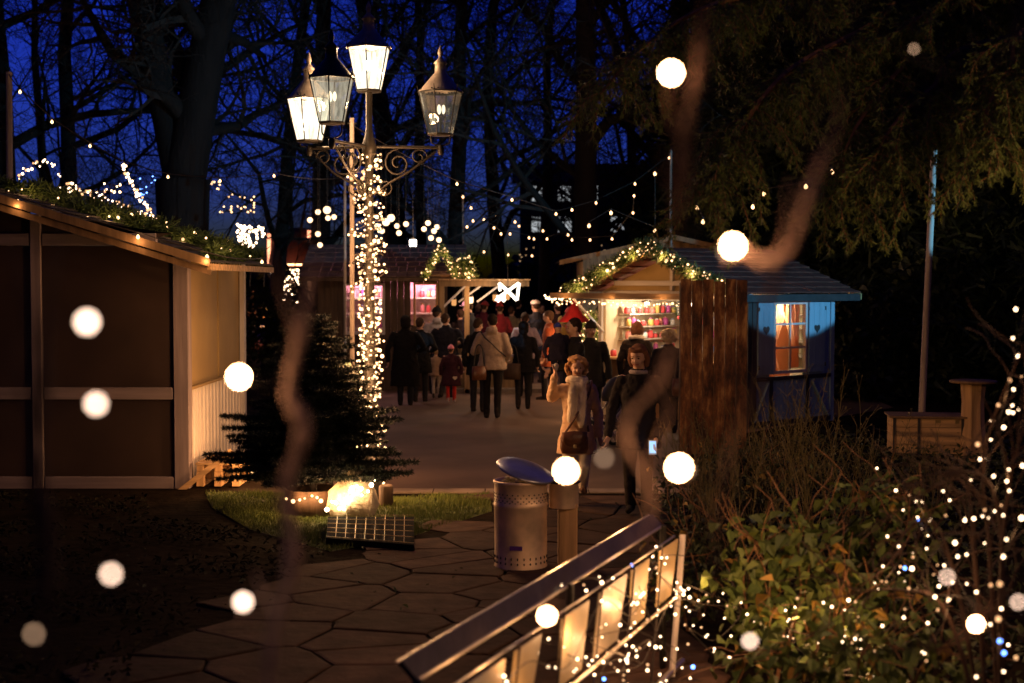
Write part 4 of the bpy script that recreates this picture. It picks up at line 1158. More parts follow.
# assumed second park lamp beyond the right edge, added to light bed and drum
assumed_lamp = empty('street_lamp', (4.7, 7.4, 0), 0, 'single headed street lamp beside the planting bed, beyond the right edge', 'street lamp')
MB().lathe((4.7, 7.4, 0), [(.13, 0), (.12, .4), (.07, .5), (.05, 1.2), (.045, 3.1), (.07, 3.15), (.05, 3.2)], 14).build('post', M['iron'], assumed_lamp)
_keep = lamp; lamp = assumed_lamp
lamp = _keep
MB().lathe((4.7, 7.4, 0), [(.36, 3.43), (.3, 3.47), (.1, 3.62), (.05, 3.75), (.001, 3.76)], 24).lathe((4.7, 7.4, 0), [(.355, 3.432), (.29, 3.462), (.1, 3.6), (.001, 3.6)], 24).tube([(4.7, 7.4, 3.2), (4.7, 7.55, 3.4), (4.7, 7.45, 3.62)], .015, 6).build('lamp_shade', M['iron'], assumed_lamp)  # unseen shade, shaped to keep this lamp's light off the boughs
MB().ball((4.7, 7.4, 3.5), .04).build('lamp_bulb', M['bulb_hi'], assumed_lamp)
light('glow', (4.7, 7.4, 3.5), 560, (1, .52, .24), .05, assumed_lamp)
light('glow', (4.7, 7.4, 3.3), 95, (1, .55, .26), .05, assumed_lamp)  # extra point added below the shade to brighten the boughs
# ------------------------------------------------------------------ bare trees
def grow_tree(seed, H, r0, lean=0.0, first=0.25, fork=None, depth=5, limbs=11, fine=1.0):
    rr = random.Random(seed); thick = []; thin = []
    def jit(d, s):
        v = d + Vector((rr.gauss(0, s), rr.gauss(0, s), rr.gauss(0, s))); return v.normalized()
    def branch(p, d, L, r, lev):
        steps = 7 if lev == 0 else (5 if lev < 3 else 3)
        q = p.copy(); rr0 = r; pts = [(q.copy(), d.copy(), r)]
        for i in range(steps):
            d = jit(d, .05 if lev == 0 else .2)
            if lev > 0: d = (d + Vector((0, 0, .05 if lev < 4 else -.04))).normalized()
            q2 = q + d * (L / steps); r2 = r * (1 - (.75 if lev else .55) * (i + 1) / steps)
            (thick if lev < 2 else thin).append((q, q2, max(rr0, .0055), max(r2, .004))); q, rr0 = q2, r2
            pts.append((q.copy(), d.copy(), r2))
        if lev >= depth: return
        n = limbs if lev == 0 else [0, 7, 6, 4, 4][lev]
        for k in range(n):
            t = (first + (1 - first) * (k + rr.random()) / n) if lev == 0 else .15 + .85 * (k + rr.random()) / n
            i = min(int(t * steps), steps - 1); a, dd, ra = pts[i]; a2 = pts[i + 1][0]; pp = a.lerp(a2, t * steps - i)
            ax = jit(Vector((0, 0, 1)), 1).cross(dd)
            if ax.length < .1: ax = Vector((1, 0, 0))
            ax.normalize(); az = rr.uniform(0, 2 * PI)
            side = (ax * math.cos(az) + dd.cross(ax) * math.sin(az)).normalized()
            nd = (dd * rr.uniform(.35, .8) + side).normalized()
            Lc = L * (rr.uniform(.42, .62) if lev else rr.uniform(.3, .5)) * (1.15 - .4 * t)
            branch(pp, nd, Lc, min(ra * .62, r * .5) if lev else ra * rr.uniform(.35, .5), lev + 1)
    if fork:
        z, dirs = fork
        pts = [(Vector((0, 0, 0)), r0 * 1.25), (Vector((0, 0, z * .25)), r0 * 1.0), (Vector((0, 0, z * .7)), r0 * .92), (Vector((0, 0, z)), r0 * 1.0)]
        for a, b_ in zip(pts, pts[1:]): thick.append((a[0], b_[0], a[1], b_[1]))
        for dv, rk in dirs:
            branch(Vector((0, 0, z - .15)), Vector(dv).normalized(), H - z, rk, 0)
    else:
        branch(Vector((0, 0, -.1)), Vector((lean, 0, 1)).normalized(), H, r0, 0)
    return thick, thin
def tree_meshes(seed, **k):
    a, b_ = grow_tree(seed, **k)
    V, Fc = seg_tubes(a, 9); t = npmesh('trunk', V, Fc, M['bark'], smooth=True)
    V, Fc = seg_tubes(b_, 3); c = npmesh('crown', V, Fc, M['twig'])
    return t, c
def plant_tree(kit, loc, rz, sc, lab, group='bare trees of the park', nm='bare_tree', cat='tree', first=False):
    root = empty(nm, loc, rz, lab, cat, group)
    root.scale = (sc, sc, sc)
    for o in kit:
        if first: o.parent = root
        else:
            c = o.copy(); COL.objects.link(c); c.parent = root
    return root
def at(px, d): return Vector((P(px, 282, d).x, d, 0))
vt = tree_meshes(11, H=15, r0=.62, fork=(4.6, [((-.16, .05, 1), .4), ((.24, -.05, 1), .5)]), first=.05, limbs=10)
plant_tree(vt, at(183, 32), 0, 1, 'huge dark tree whose trunk forks low into two leaders, behind the dark hut', first=True)
kits = [tree_meshes(21, H=16, r0=.33, first=.18, limbs=10), tree_meshes(22, H=15, r0=.26, lean=.05, first=.15, limbs=10), tree_meshes(23, H=13, r0=.2, first=.12, limbs=10),
        tree_meshes(24, H=17, r0=.4, first=.2, limbs=12)]
spots = [(588, 34, 0, .4, 1.0, 'straight dark trunk standing above the crowd between lamp post and bright stall'),
         (452, 37, 1, 1.3, .95, 'dark tree rising just right of the rightmost lantern'),
         (545, 43, 2, 2.2, 1.0, 'slim tree among the festoon bulbs left of the straight dark trunk'),
         (505, 50, 1, 3.1, 1.1, 'far bare tree over the star light'),
         (655, 46, 0, 5.2, 1.1, 'bare tree rising behind the brown plank gable'),
         (695, 33, 3, .9, 1.0, 'broad trunk in deep shade behind the ridge of the bright stall'),
         (80, 38, 1, 2.6, 1.0, 'bare tree left of the forked tree behind the garland roof'),
         (20, 34, 0, 1.7, 1.0, 'dark tree at the far left beside the brown pole'),
         (268, 40, 2, .2, 1.1, 'bare tree right of the forked tree, its twigs behind the left lantern'),
         (318, 46, 0, 3.9, 1.1, 'bare tree behind the left pair of lanterns'),
         (392, 44, 3, 2.4, 1.0, 'bare tree in the gap between the lanterns above the arm scrolls'),
         (420, 58, 2, 5.5, 1.3, 'far bare tree behind the rightmost lantern'),
         (50, 60, 2, 2.9, 1.3, 'far bare tree behind the string lights at the upper left'),
         (640, 64, 2, 5.0, 1.4, 'far bare tree behind the brown plank hut')]
used = set()
for (px, d, k, rz_, s_, lab) in spots:
    plant_tree(kits[k], at(px, d), rz_, s_, lab, first=k not in used); used.add(k)

# hedge, far house
rgh = np.random.default_rng(8)
def foliage_mass(name, boxes, n, size, m, seed, lab, cat, kind=None):
    rg = np.random.default_rng(seed); C = []
    for (x0, x1, y0, y1, z0, z1, w) in boxes:
        k = int(n * w); c = np.stack([rg.uniform(x0, x1, k), rg.uniform(y0, y1, k), rg.uniform(z0, z1, k)], axis=1)
        c[:, 2] += .5 * np.sin(c[:, 0] * 1.7) * (c[:, 2] / max(z1, .1)) + .25 * np.sin(c[:, 0] * 5.1)
        C.append(c)
    C = np.concatenate(C); D = rg.normal(size=C.shape); D[:, 2] *= .5
    V, Fc = leaf_cloud(C, D, size, seed, w=.8)
    return tag(npmesh(name, V, Fc, m), lab, cat, kind=kind)
foliage_mass('hedge', [(-45, 45, 71, 73, 0, 3.0, 1)], 26000, .5, M['leaf_d'], 31, 'long dark hedge closing the park far behind the crowd', 'hedge')
foliage_mass('hedge', [(-9.5, -1.0, 38.5, 39.5, 0, 1.7, 1)], 9000, .17, M['leaf_d'], 33, 'dark clipped hedge behind the pink lit hut', 'hedge')
hs = empty('apartment_building', (6, 84, 0), 0, 'distant dark building with a few small lit windows behind the bare trees', 'building')
MB().bx((0.5, 84, 0), (12, 92, 8.2)).build('wall', mat('dark_facade', (.07, .06, .06), .9), hs)
MB().slab([(0, 83.6, 8.2), (12.5, 83.6, 8.2), (12.5, 88, 9.6), (0, 88, 9.6)], .15).build('roof', M['felt'], hs)
wm = emit('lit_window_glass', (.8, .85, .9), .5); wd = mat('dark_window', (.03, .035, .05), .2)
for i in range(7):
    for j, z in enumerate((2.6, 5.2, 7.0)):
        x0 = 1.1 + i * 1.55
        f = MB().bx((x0, 83.93, z), (x0 + .9, 84.0 - .001, z + 1.0)).build('window', M['darkframe'], hs)
        MB().bx((x0 + .06, 83.9, z + .06), (x0 + .42, 83.929, z + .94)).bx((x0 + .48, 83.9, z + .06), (x0 + .84, 83.929, z + .94)).build('pane', wm if (i, j) in ((0, 1), (1, 1), (0, 2), (2, 2), (3, 1), (1, 2)) else wd, f)

# ------------------------------------------------------------------ conifers (dark mass at the right)
def conifer_kit(seed, H, Rr, n_whorl, m, L=.22, w=.02, per=12, step=.16, bw=8, droop=.35, z0_=.15):
    rr = random.Random(seed); segs = []; pts = []; dirs = []
    for k in range(n_whorl):
        t = k / n_whorl; z = z0_ + (H - z0_) * (t ** .92) * .98; rad = Rr * (1 - t) ** .85 * rr.uniform(.8, 1.12) + .05
        for j in range(bw):
            a = 2 * PI * (j + rr.random() * .8) / bw + k; Lb = rad * rr.uniform(.75, 1.12)
            d = Vector((math.cos(a), math.sin(a), .1 - droop * (1 - t) * .5)); p = Vector((0, 0, z)); nst = max(2, int(Lb / step))
            for i in range(nst):
                u = i / nst; dd = (d + Vector((0, 0, -droop * .5 + u * droop * .9 - .05))).normalized(); q = p + dd * (Lb / nst)
                segs.append((p, q, max(.004, .02 * (1 - u)), max(.003, .02 * (1 - u - 1 / nst)))); pts.append(p.lerp(q, .5)); dirs.append(dd)
                side = dd.cross(Vector((0, 0, 1))).normalized()
                for s_ in (-1, 1):
                    Ls = Lb * .38 * (1 - u) + .03
                    sd = (dd * .8 + side * s_ * .9 + Vector((0, 0, -.08))).normalized(); ns = max(1, int(Ls / step))
                    pp = q.copy()
                    for m_ in range(ns):
                        p2 = pp + (sd + Vector((rr.gauss(0, .1), rr.gauss(0, .1), rr.gauss(0, .08)))) * (Ls / ns)
                        segs.append((pp, p2, .004, .003)); pts.append(pp.lerp(p2, .6)); dirs.append(sd); pp = p2
                p = q
    V, Fc = needle_cloud(pts, dirs, L, w, per, .75, seed)
    V2, F2 = seg_tubes(segs, 3)
    b = MB(); b.cyl((0, 0, 0), (0, 0, H * .96), .03 * H * .5 + .01, .006, 10)
    return b, (V2, F2), (V, Fc)
def conifer(seed, H, Rr, nw, m, **k):
    b, s_, f = conifer_kit(seed, H, Rr, nw, m, **k)
    n0 = len(s_[0])
    t = b.build('trunk', M['bark']); br = npmesh('branches', s_[0], s_[1], M['twig'])
    c = npmesh('crown', f[0], f[1], m); return t, br, c
big = conifer(41, 12, 3.3, 34, M['needle'], L=.4, w=.075, per=6, step=.4, bw=9)
cs = [(760, 33, .95, .2, 'dark tall conifer directly behind the blue shuttered side of the stall'), (835, 36, 1.05, 1.1, 'dark conifer right of the stall roof'),
      (905, 31, .9, 2.0, 'black conifer behind the tall pale pole'), (975, 34, 1.0, 3.0, 'dark conifer behind the standing table'),
      (1050, 28, .9, 4.0, 'dark conifer at the far right edge'), (710, 42, 1.15, 5.0, 'tall conifer between the broad trunk and the stall roof'), (870, 46, 1.25, .7, 'tall far conifer closing the dark right side'), (795, 50, 1.3, 2.8, 'far conifer seen over the stall roof'), (950, 50, 1.3, 1.9, 'farthest conifer in the dark right corner')]
for i, (px, d, s_, rz_, lab) in enumerate(cs):
    plant_tree(big, at(px, d), rz_, s_, lab, 'dark conifers on the right', 'conifer_tree', first=i == 0)
foliage_mass('hedge', [(5.8, 26, 27, 28.5, 0, 2.5, 1)], 16000, .2, M['leaf_d'], 34, 'dark hedge behind the planter box and standing table', 'hedge')

# fir tree next to the hut
FT = Vector((-1.98, 14.1, 0))
fir = conifer(51, 1.95, 1.0, 20, M['needle_dark'], L=.04, w=.006, per=30, step=.05, bw=8, droop=.12, z0_=.33)
fr_ = plant_tree(fir, FT + Vector((0, 0, .12)), .4, 1, 'bushy dark fir tree in front of the dark hut, beside the street lamp', 'fir trees', 'fir_tree', first=True)
del fr_['group']
b = MB(); b.lathe((0, 0, 0), [(.001, -.12), (.25, -.12), (.29, .14), (.27, .14), (.26, .1), (.001, .1)], 24); b.build('pot', M['darkwood'], fr_, world=False)

# ------------------------------------------------------------------ hanging boughs, top right
def bough_tree(base, branches, lab, seed, group=None, dens=1.0):
    rr = random.Random(seed); root = empty('conifer_tree', base, 0, lab, 'tree', group)
    tz = max(max(p.z for p in br) for br in branches) + 1
    MB().cyl(base, base + Vector((0, 0, tz)), .28, .16, 14).build('trunk', M['bark'], root)
    segs = []; pts = []; dirs = []
    for br in branches:
        path = spline([Vector((base.x, base.y, br[0].z + .3))] + br, 14)
        n = len(path)
        for i in range(n - 1):
            segs.append((path[i], path[i + 1], .03 * (1 - i / n) + .005, .03 * (1 - (i + 1) / n) + .005))
        samp = along(path, int(n * 1.6 * dens))
        for i, p in enumerate(samp):
            if i < len(samp) * .12: continue
            for s_ in (-1, 1):
                a = rr.uniform(0, 2 * PI); L = rr.uniform(.2, .62)
                d = Vector((math.cos(a) * .75, math.sin(a) * .75, rr.uniform(-.5, .1))).normalized(); q = p.copy(); k = int(L / .05)
                for j in range(k):
                    d = (d + Vector((rr.gauss(0, .08), rr.gauss(0, .08), -.16))).normalized(); q2 = q + d * .05
                    segs.append((q, q2, .004, .003)); pts.append(q2.copy()); dirs.append(d.copy())
                    if j % 2 == 0:
                        for t_ in (-1, 1):
                            sd = (d * .6 + d.orthogonal().normalized() * t_ * rr.uniform(.4, 1) + Vector((0, 0, -.25))).normalized(); q3 = q2.copy()
                            for _ in range(rr.randint(1, 3)):
                                q4 = q3 + sd * .045; segs.append((q3, q4, .003, .002)); pts.append(q4.copy()); dirs.append(sd.copy()); q3 = q4
                    q = q2
    V, Fc = seg_tubes(segs, 4); npmesh('branches', V, Fc, M['stem'], root)
    V, Fc = needle_cloud(pts, dirs, .042, .0075, 9, .55, seed, .25); npmesh('crown', V, Fc, M['yew'], root)
    return root
bough_tree(Vector((6.6, 11.2, 0)), [
    [P(960, -40, 11), P(880, 20, 10.6), P(790, 70, 10.2), P(740, 130, 10), P(705, 185, 9.9), P(690, 200, 9.9)],
    [P(980, 0, 10.8), P(900, 70, 10.4), P(850, 140, 10.2), P(842, 200, 10.1)],
    [P(1000, 40, 10.6), P(930, 90, 10.2), P(890, 130, 10), P(870, 170, 9.9)],
    [P(1010, 60, 10.8), P(960, 120, 10.6), P(930, 140, 10.5)],
    [P(1060, 20, 10), P(1010, 70, 9.7), P(985, 120, 9.6), P(1000, 150, 9.6)],
    [P(980, -60, 11.5), P(860, -20, 11.2), P(740, 20, 11), P(700, 60, 10.9)],
    [P(900, -60, 10.9), P(800, -20, 10.6), P(700, 10, 10.4), P(640, 50, 10.3), P(600, 95, 10.2)],
    [P(1060, -60, 10.9), P(980, -20, 10.6), P(900, 30, 10.4)],
    [P(900, 20, 11.4), P(810, 60, 11.2), P(780, 100, 11.2)]],
    'overhanging conifer with drooping green boughs across the upper right', 61)

# ------------------------------------------------------------------ railing
RA = G(398, 664, .92); RB = G(650, 516, .92)
rd = (RB - RA).normalized(); rn = Vector((rd.y, -rd.x, 0))
RA2 = RA
rail = empty('railing', (RA.x, RA.y, 0), 0, 'diagonal railing with a broad dark top board and pale panels hung with fairy lights', 'railing')
def q4(b, a, c, w0, z0, w1, z1, th, nrm):
    b.slab([a + rn * w0 + ez * z0, c + rn * w0 + ez * z0, c + rn * w1 + ez * z1, a + rn * w1 + ez * z1], th, nrm)
b = MB(); q4(b, RA, RB, 0, 0, .06, -.06, .02, None)
if b.f: pass
b.build('top_board', M['rail_top'], rail)
b = MB(); b.tube([RA + rn * -.006 + ez * .004, RB + rn * -.006 + ez * .004], .006, 5); b.tube([RA + rn * .065 - ez * .06, RB + rn * .065 - ez * .06], .012, 5); b.tube([RA + rn * .15 - ez * .11, RB + rn * .15 - ez * .11], .006, 5)
b.build('edge_strip', M['rail_metal'], rail)
Lr = (RB - RA).length
b = MB(); b.tube([RA + rn * .2 - ez * .44, RB + rn * .2 - ez * .44], .011, 6); b.tube([RA + rn * .2 - ez * .85, RB + rn * .2 - ez * .85], .02, 6); b.build('lower_rail', M['rail_metal'], rail)
pm = mat('pale_panel', (.42, .31, .16), .45, .25, 3, .2)
for i in range(6):
    t0 = .02 + i * .165; a = RA + rd * (Lr * t0) + rn * .18; c = RA + rd * (Lr * (t0 + [.13, .09, .12, .14, .1, .12][i])) + rn * .18; k_a, k_c = [(.3, -.1), (-.05, .25), (.2, .1), (.02, .3), (.25, 0), (.1, .3)][i]
    b = MB(); sk_ = rd * .1
    b.slab([a - ez * .12 + sk_, c - ez * .12 + sk_, c - ez * .42 - rd * k_c * .25, a - ez * .42 + rd * k_a * .25], .008, rn); b.build('panel', pm if i % 3 else mat('grey_panel', (.25, .2, .14), .4), rail)
    b = MB(); b.tube([a - ez * .1 + sk_ * 1.4, a - ez * .86 - sk_], .009, 4); b.build('strut', M['rail_top'], rail)
for t in (0.0, .5, 1.0):
    p = RA + rd * Lr * t + rn * .08
    b = MB(); b.tube([p - ez * .92, p - ez * .05], .02, 6); b.build('post', M['iron'], rail)
for t_ in (.62, .92): light('glow', RA + rd * Lr * t_ - rn * .12 + ez * .12, 9, parent=rail, r=.04)  # two added points with no bulb of their own, to brighten the drum
p = RA + rd * Lr * 1.0 + rn * .2
MB().tube([p - ez * .1, p - rd * .25 - ez * .88], .022, 4).build('end_strut', M['white_timber'], rail)

# ------------------------------------------------------------------ fairy light strings in front
FG = 'fairy lights in the planting bed'
n_ = 0
labs = ['nearest the dark end of the railing', 'along the lower rail of the railing', 'draped from the middle of the railing to the soil', 'draped from the far end of the railing to the soil',
        'spread on the bed just beyond the railing', 'lying on the soil at the bottom edge under the railing', 'between the railing and the leafy bush', 'low under the leafy bush']
rail_pts = [RA + rd * (Lr * t) + rn * .24 + ez * z for t, z in ((0.05, -.25), (.2, -.15), (.35, -.3), (.5, -.12), (.65, -.3), (.8, -.12), (.97, -.2))]
paths = [
    rail_pts, [p + rn * .05 - ez * .25 for p in rail_pts],
    [P(560, 585, 6.6), P(600, 580, 6.8), P(650, 620, 7.0), P(590, 640, 6.7), P(640, 665, 6.9), P(560, 680, 6.4)],
    [P(640, 545, 7.9), P(668, 585, 7.6), P(700, 610, 7.6), P(640, 600, 7.3), P(622, 620, 7.2), P(690, 655, 7.2)],
    [P(645, 560, 8.0), P(690, 600, 8.0), P(740, 610, 8.0), P(715, 640, 7.8), P(690, 630, 7.6), P(740, 680, 7.5)],
    [P(540, 640, 6.2), P(600, 665, 6.6), P(650, 640, 6.8), P(620, 680, 6.6), P(700, 680, 7.0)],
    [P(655, 575, 8.2), P(700, 590, 8.3), P(780, 625, 8.0), P(820, 640, 7.8), P(870, 660, 7.6), P(790, 685, 7.5)],
    [P(800, 600, 7.9), P(790, 650, 7.7), P(850, 630, 7.6), P(830, 670, 7.5), P(900, 680, 7.3)]]
for i, (pa, lb) in enumerate(zip(paths, labs)):
    string_lights('fairy_lights', pa, [18, 20, 28, 30, 24, 26, 20, 22][i], 'fairy lights ' + lb, FG, r=[.006, .005, .0055, .0055, .006, .0045, .0055, .0055][i], m=M['bulb_w'], jit=.07, power=[1.6, 1.6, 1.2, 1.3, 1.2, .7, 1.6, 2.4][i], nl=[4, 3, 2, 2, 2, 1, 3, 3][i])
rp_ = [
    [P(1034, 360, 6.3), P(985, 440, 6.3), P(962, 490, 6.4), P(905, 515, 6.6), P(900, 560, 6.7), P(860, 600, 6.8), P(805, 610, 7)],
    [P(1030, 290, 6), P(1005, 400, 6), P(975, 500, 6), P(930, 560, 6.2), P(900, 620, 6.4), P(840, 650, 6.6)],
    [P(1034, 440, 5.6), P(1000, 480, 5.7), P(985, 530, 5.8), P(955, 570, 5.9), P(945, 620, 6), P(925, 650, 6), P(905, 690, 6)],
    [P(1034, 500, 5.2), P(1005, 550, 5.3), P(985, 590, 5.3), P(1000, 650, 5.3), P(955, 690, 5.4)],
    [P(1034, 400, 6.1), P(1000, 430, 6.1), P(1010, 520, 6.0), P(940, 540, 6.2), P(930, 590, 6.3), P(970, 600, 6), P(1030, 640, 5.8)],
    [P(890, 470, 7.2), P(925, 520, 7.0), P(910, 575, 7.0), P(880, 590, 7.0), P(850, 620, 7), P(880, 660, 6.9)]]
labs = ['highest at the right edge, sweeping down to the leafy bush', 'hanging steeply beside the standing table', 'along the middle of the bare shrub at the right', 'lowest at the right edge near the brightest bulb', 'zigzagging over the bare shrub at the right edge', 'at the left rim of the bare shrub beside the leafy bush']
for i, (pa, lb) in enumerate(zip(rp_, labs)):
    string_lights('fairy_lights', pa, [26, 20, 18, 12, 20, 20][i], 'fairy lights ' + lb, FG, r=[.0055, .0062, .005, .007, .0045, .005][i], m=M['bulb_w'], jit=.08, power=.6, nl=2)
bl = empty('blue_lights', P(700, 600, 7.5), 0, 'a few blue bulbs scattered among the warm fairy lights in the bed', 'string lights', FG)
bulbs([P(632, 565, 7.6), P(919, 520, 6.6), P(905, 568, 6.6), P(604, 679, 6.7), P(693, 667, 7.2), P(1004, 653, 5.3), P(1000, 641, 5.4)], .009, M['bulb_b'], bl)
MB().tube(spline([P(632, 566, 7.6), P(660, 640, 7.3), P(693, 668, 7.2), P(800, 640, 7), P(905, 569, 6.6), P(919, 522, 6.6), P(1002, 655, 5.4)]), .002, 4).build('cable', M['cable'], bl)

# bare shrub at the right carrying the strings
def shrub_stems(name, lab, stems, r, m, seed, twigs=6, cat='shrub', group=None):
    rr = random.Random(seed); root = empty(name, stems[0][0], 0, lab, cat, group); segs = []
    for st in stems:
        path = spline(st, 8); n = len(path)
        for i in range(n - 1): segs.append((path[i], path[i + 1], r * (1 - .8 * i / n), r * (1 - .8 * (i + 1) / n)))
        for k in range(twigs):
            i = rr.randrange(n // 4, n - 1); q = path[i].copy(); d = ((path[i + 1] - path[i]).normalized() + Vector((rr.gauss(0, .6), rr.gauss(0, .6), rr.gauss(0, .4)))).normalized()
            for j in range(6):
                d = (d + Vector((rr.gauss(0, .2), rr.gauss(0, .2), rr.gauss(0, .2)))).normalized(); q2 = q + d * rr.uniform(.04, .1); segs.append((q, q2, r * .3, r * .22)); q = q2
    V, Fc = seg_tubes(segs, 5); npmesh('stems', V, Fc, m, root)
    return root
def foot(px, d): p = at(px, d); return p
shrub_stems('bare_shrub', 'bare arching shrub at the right edge carrying the fairy lights', [
    [foot(1010, 6.4), P(990, 560, 6.3), P(985, 450, 6.2), P(1030, 330, 6.1)], [foot(1000, 6.4), P(960, 600, 6.3), P(930, 520, 6.4), P(880, 560, 6.7)],
    [foot(1010, 6.2), P(1000, 600, 6), P(1010, 480, 5.9), P(1034, 400, 5.9)], [foot(1005, 6.2), P(950, 620, 6.1), P(900, 590, 6.6), P(820, 600, 6.9)],
    [foot(1000, 6.3), P(975, 560, 6.2), P(960, 480, 6.3), P(900, 510, 6.6)], [foot(1010, 6.2), P(1000, 520, 6.0), P(960, 470, 6.1), P(935, 480, 6.3)]], .013, mat('dark_stem', (.05, .025, .015), .8), 71, 14)

# ------------------------------------------------------------------ leafy bushes and tall stalks
def leafy(lab, base, stems, nl, size, seed, m='leaf', spread=.12, group='leafy bushes in the planting bed', nm='leafy_bush'):
    root = shrub_stems(nm, lab, stems, .011, M['stem'], seed, 9, 'bush', group)
    rr = random.Random(seed); C = []; D = []
    for st in stems:
        pth = spline(st, 10); pth = pth[len(pth) // 4:]
        for p in along(pth, nl // len(stems)):
            C.append(p + Vector((rr.gauss(0, spread), rr.gauss(0, spread), rr.gauss(0, spread * .7)))); D.append((rr.uniform(-1, 1), rr.uniform(-1, .6), rr.uniform(-.9, .1)))
    V, Fc = leaf_cloud(C, D, size, seed, w=.7); npmesh('foliage', V, Fc, M[m], root)
    ky = max(3, nl // 14); V, Fc = leaf_cloud([C[rr.randrange(len(C))] for _ in range(ky)], [(rr.uniform(-1, 1), -.5, rr.uniform(-.9, 0)) for _ in range(ky)], size * 1.1, seed + 1, w=.75)
    npmesh('yellow_leaves', V, Fc, M['leaf_y'], root)
    return root
leafy('leafy bush with green and yellow leaves in the middle of the planting bed', None, [
    [foot(775, 8.1), P(770, 620, 8.1), P(768, 560, 8.2), P(750, 535, 8.2)], [foot(780, 8.2), P(800, 600, 8.2), P(798, 550, 8.2), P(805, 525, 8.2)],
    [foot(775, 8.1), P(750, 620, 8.2), P(745, 570, 8.3), P(770, 520, 8.4)], [foot(785, 8.0), P(830, 630, 8), P(850, 590, 8), P(830, 560, 8.1)], [foot(780, 8.1), P(790, 600, 8.3), P(815, 560, 8.5), P(835, 530, 8.6)]], 560, .1, 81)
leafy('leafy bush behind the fairy lights right of the middle bush', None, [
    [foot(870, 8.6), P(870, 560, 8.6), P(880, 510, 8.7), P(890, 480, 8.7)], [foot(870, 8.6), P(850, 570, 8.7), P(845, 520, 8.8), P(860, 490, 8.8)],
    [foot(880, 8.5), P(895, 570, 8.5), P(910, 530, 8.5), P(905, 490, 8.6)], [foot(860, 8.3), P(850, 620, 8.2), P(870, 590, 8.1), P(895, 600, 8)]], 480, .09, 82)
leafy('low bush at the bottom edge with yellow leaves among lights', None, [
    [foot(850, 7.2), P(860, 660, 7.2), P(880, 640, 7.2), P(900, 650, 7.1)], [foot(800, 7.3), P(790, 670, 7.3), P(770, 650, 7.4), P(750, 660, 7.5)],
    [foot(830, 7.1), P(840, 660, 7.2), P(830, 630, 7.4), P(800, 640, 7.4)], [foot(900, 7.0), P(920, 670, 7), P(940, 650, 7), P(930, 670, 6.9)]], 380, .085, 83)
leafy('dark bush beside the far end of the railing', None, [
    [foot(700, 9.6), P(700, 590, 9.6), P(690, 550, 9.7), P(680, 530, 9.7)], [foot(700, 9.6), P(720, 580, 9.7), P(725, 545, 9.8), P(715, 520, 9.8)],
    [foot(690, 9.3), P(680, 600, 9.3), P(665, 570, 9.3), P(668, 550, 9.3)]], 420, .075, 84, 'leaf_d')
leafy('dark low bush under the rusty screen', None, [
    [foot(700, 13), P(690, 500, 13), P(680, 480, 13), P(700, 460, 13)], [foot(720, 13), P(730, 490, 13), P(745, 470, 13), P(760, 455, 13)], [foot(760, 12.6), P(770, 500, 12.6), P(780, 480, 12.6), P(790, 470, 12.6)]], 420, .06, 85, 'leaf_d', .16)
def stalks(lab, cx, d, n, h0, h1, seed, spread=.3, fan=.25):
    rr = random.Random(seed); base = foot(cx, d); root = empty('stalk_plant', base, 0, lab, 'plant', 'tall dry stalk plants'); segs = []; C = []; D = []
    for i in range(n):
        q = base + Vector((rr.gauss(0, spread * .3), rr.gauss(0, spread * .3), 0)); dd = Vector((rr.gauss(0, fan), rr.gauss(0, fan), 1)).normalized(); H = rr.uniform(h0, h1); k = 12
        for j in range(k):
            dd = (dd + Vector((rr.gauss(0, .05), rr.gauss(0, .05), 0))).normalized(); q2 = q + dd * H / k
            segs.append((q, q2, .0045 * (1 - .5 * j / k), .0045 * (1 - .5 * (j + 1) / k)))
            if j > 5:
                for _ in range(2):
                    td = (dd + Vector((rr.gauss(0, .6), rr.gauss(0, .6), .1))).normalized(); q3 = q2 + td * rr.uniform(.04, .13); segs.append((q2, q3, .002, .0015)); C.append(q3); D.append(td)
            if rr.random() < .35: C.append(q2.copy()); D.append(Vector((rr.uniform(-1, 1), rr.uniform(-1, 1), -.2)))
            q = q2
    V, Fc = seg_tubes(segs, 3); npmesh('stems', V, Fc, M['stalk'], root)
    V, Fc = leaf_cloud(C, D, .03, seed, w=.35); npmesh('leaves', V, Fc, M['stalk'], root)
for i, (lab, px, d, n, a, c) in enumerate([
    ('tall sheaf of thin dry stalks below the blue shuttered wall', 812, 11.8, 26, 1.0, 1.6), ('loose dry stalks right of the tall sheaf', 850, 12.5, 16, .8, 1.4),
    ('thin dry stalks in front of the rusty screen', 715, 12.0, 26, .7, 1.25), ('brown twiggy plant between rusty screen and tall sheaf', 760, 12.8, 22, .7, 1.2),
    ('sparse stalks in front of the planter box', 885, 13, 14, .6, 1.05), ('short dry stalks left of the rusty screen foot', 690, 13.5, 16, .5, 1.0),
    ('fine twiggy plant at the corner of the blue wall', 790, 15.5, 22, .8, 1.3), ('low dry stalks under the blue window', 745, 10.4, 12, .8, 1.2), ('bent stalks beside the planter box', 935, 14, 12, .4, .9)]):
    stalks(lab, px, d, n, a, c, 90 + i)

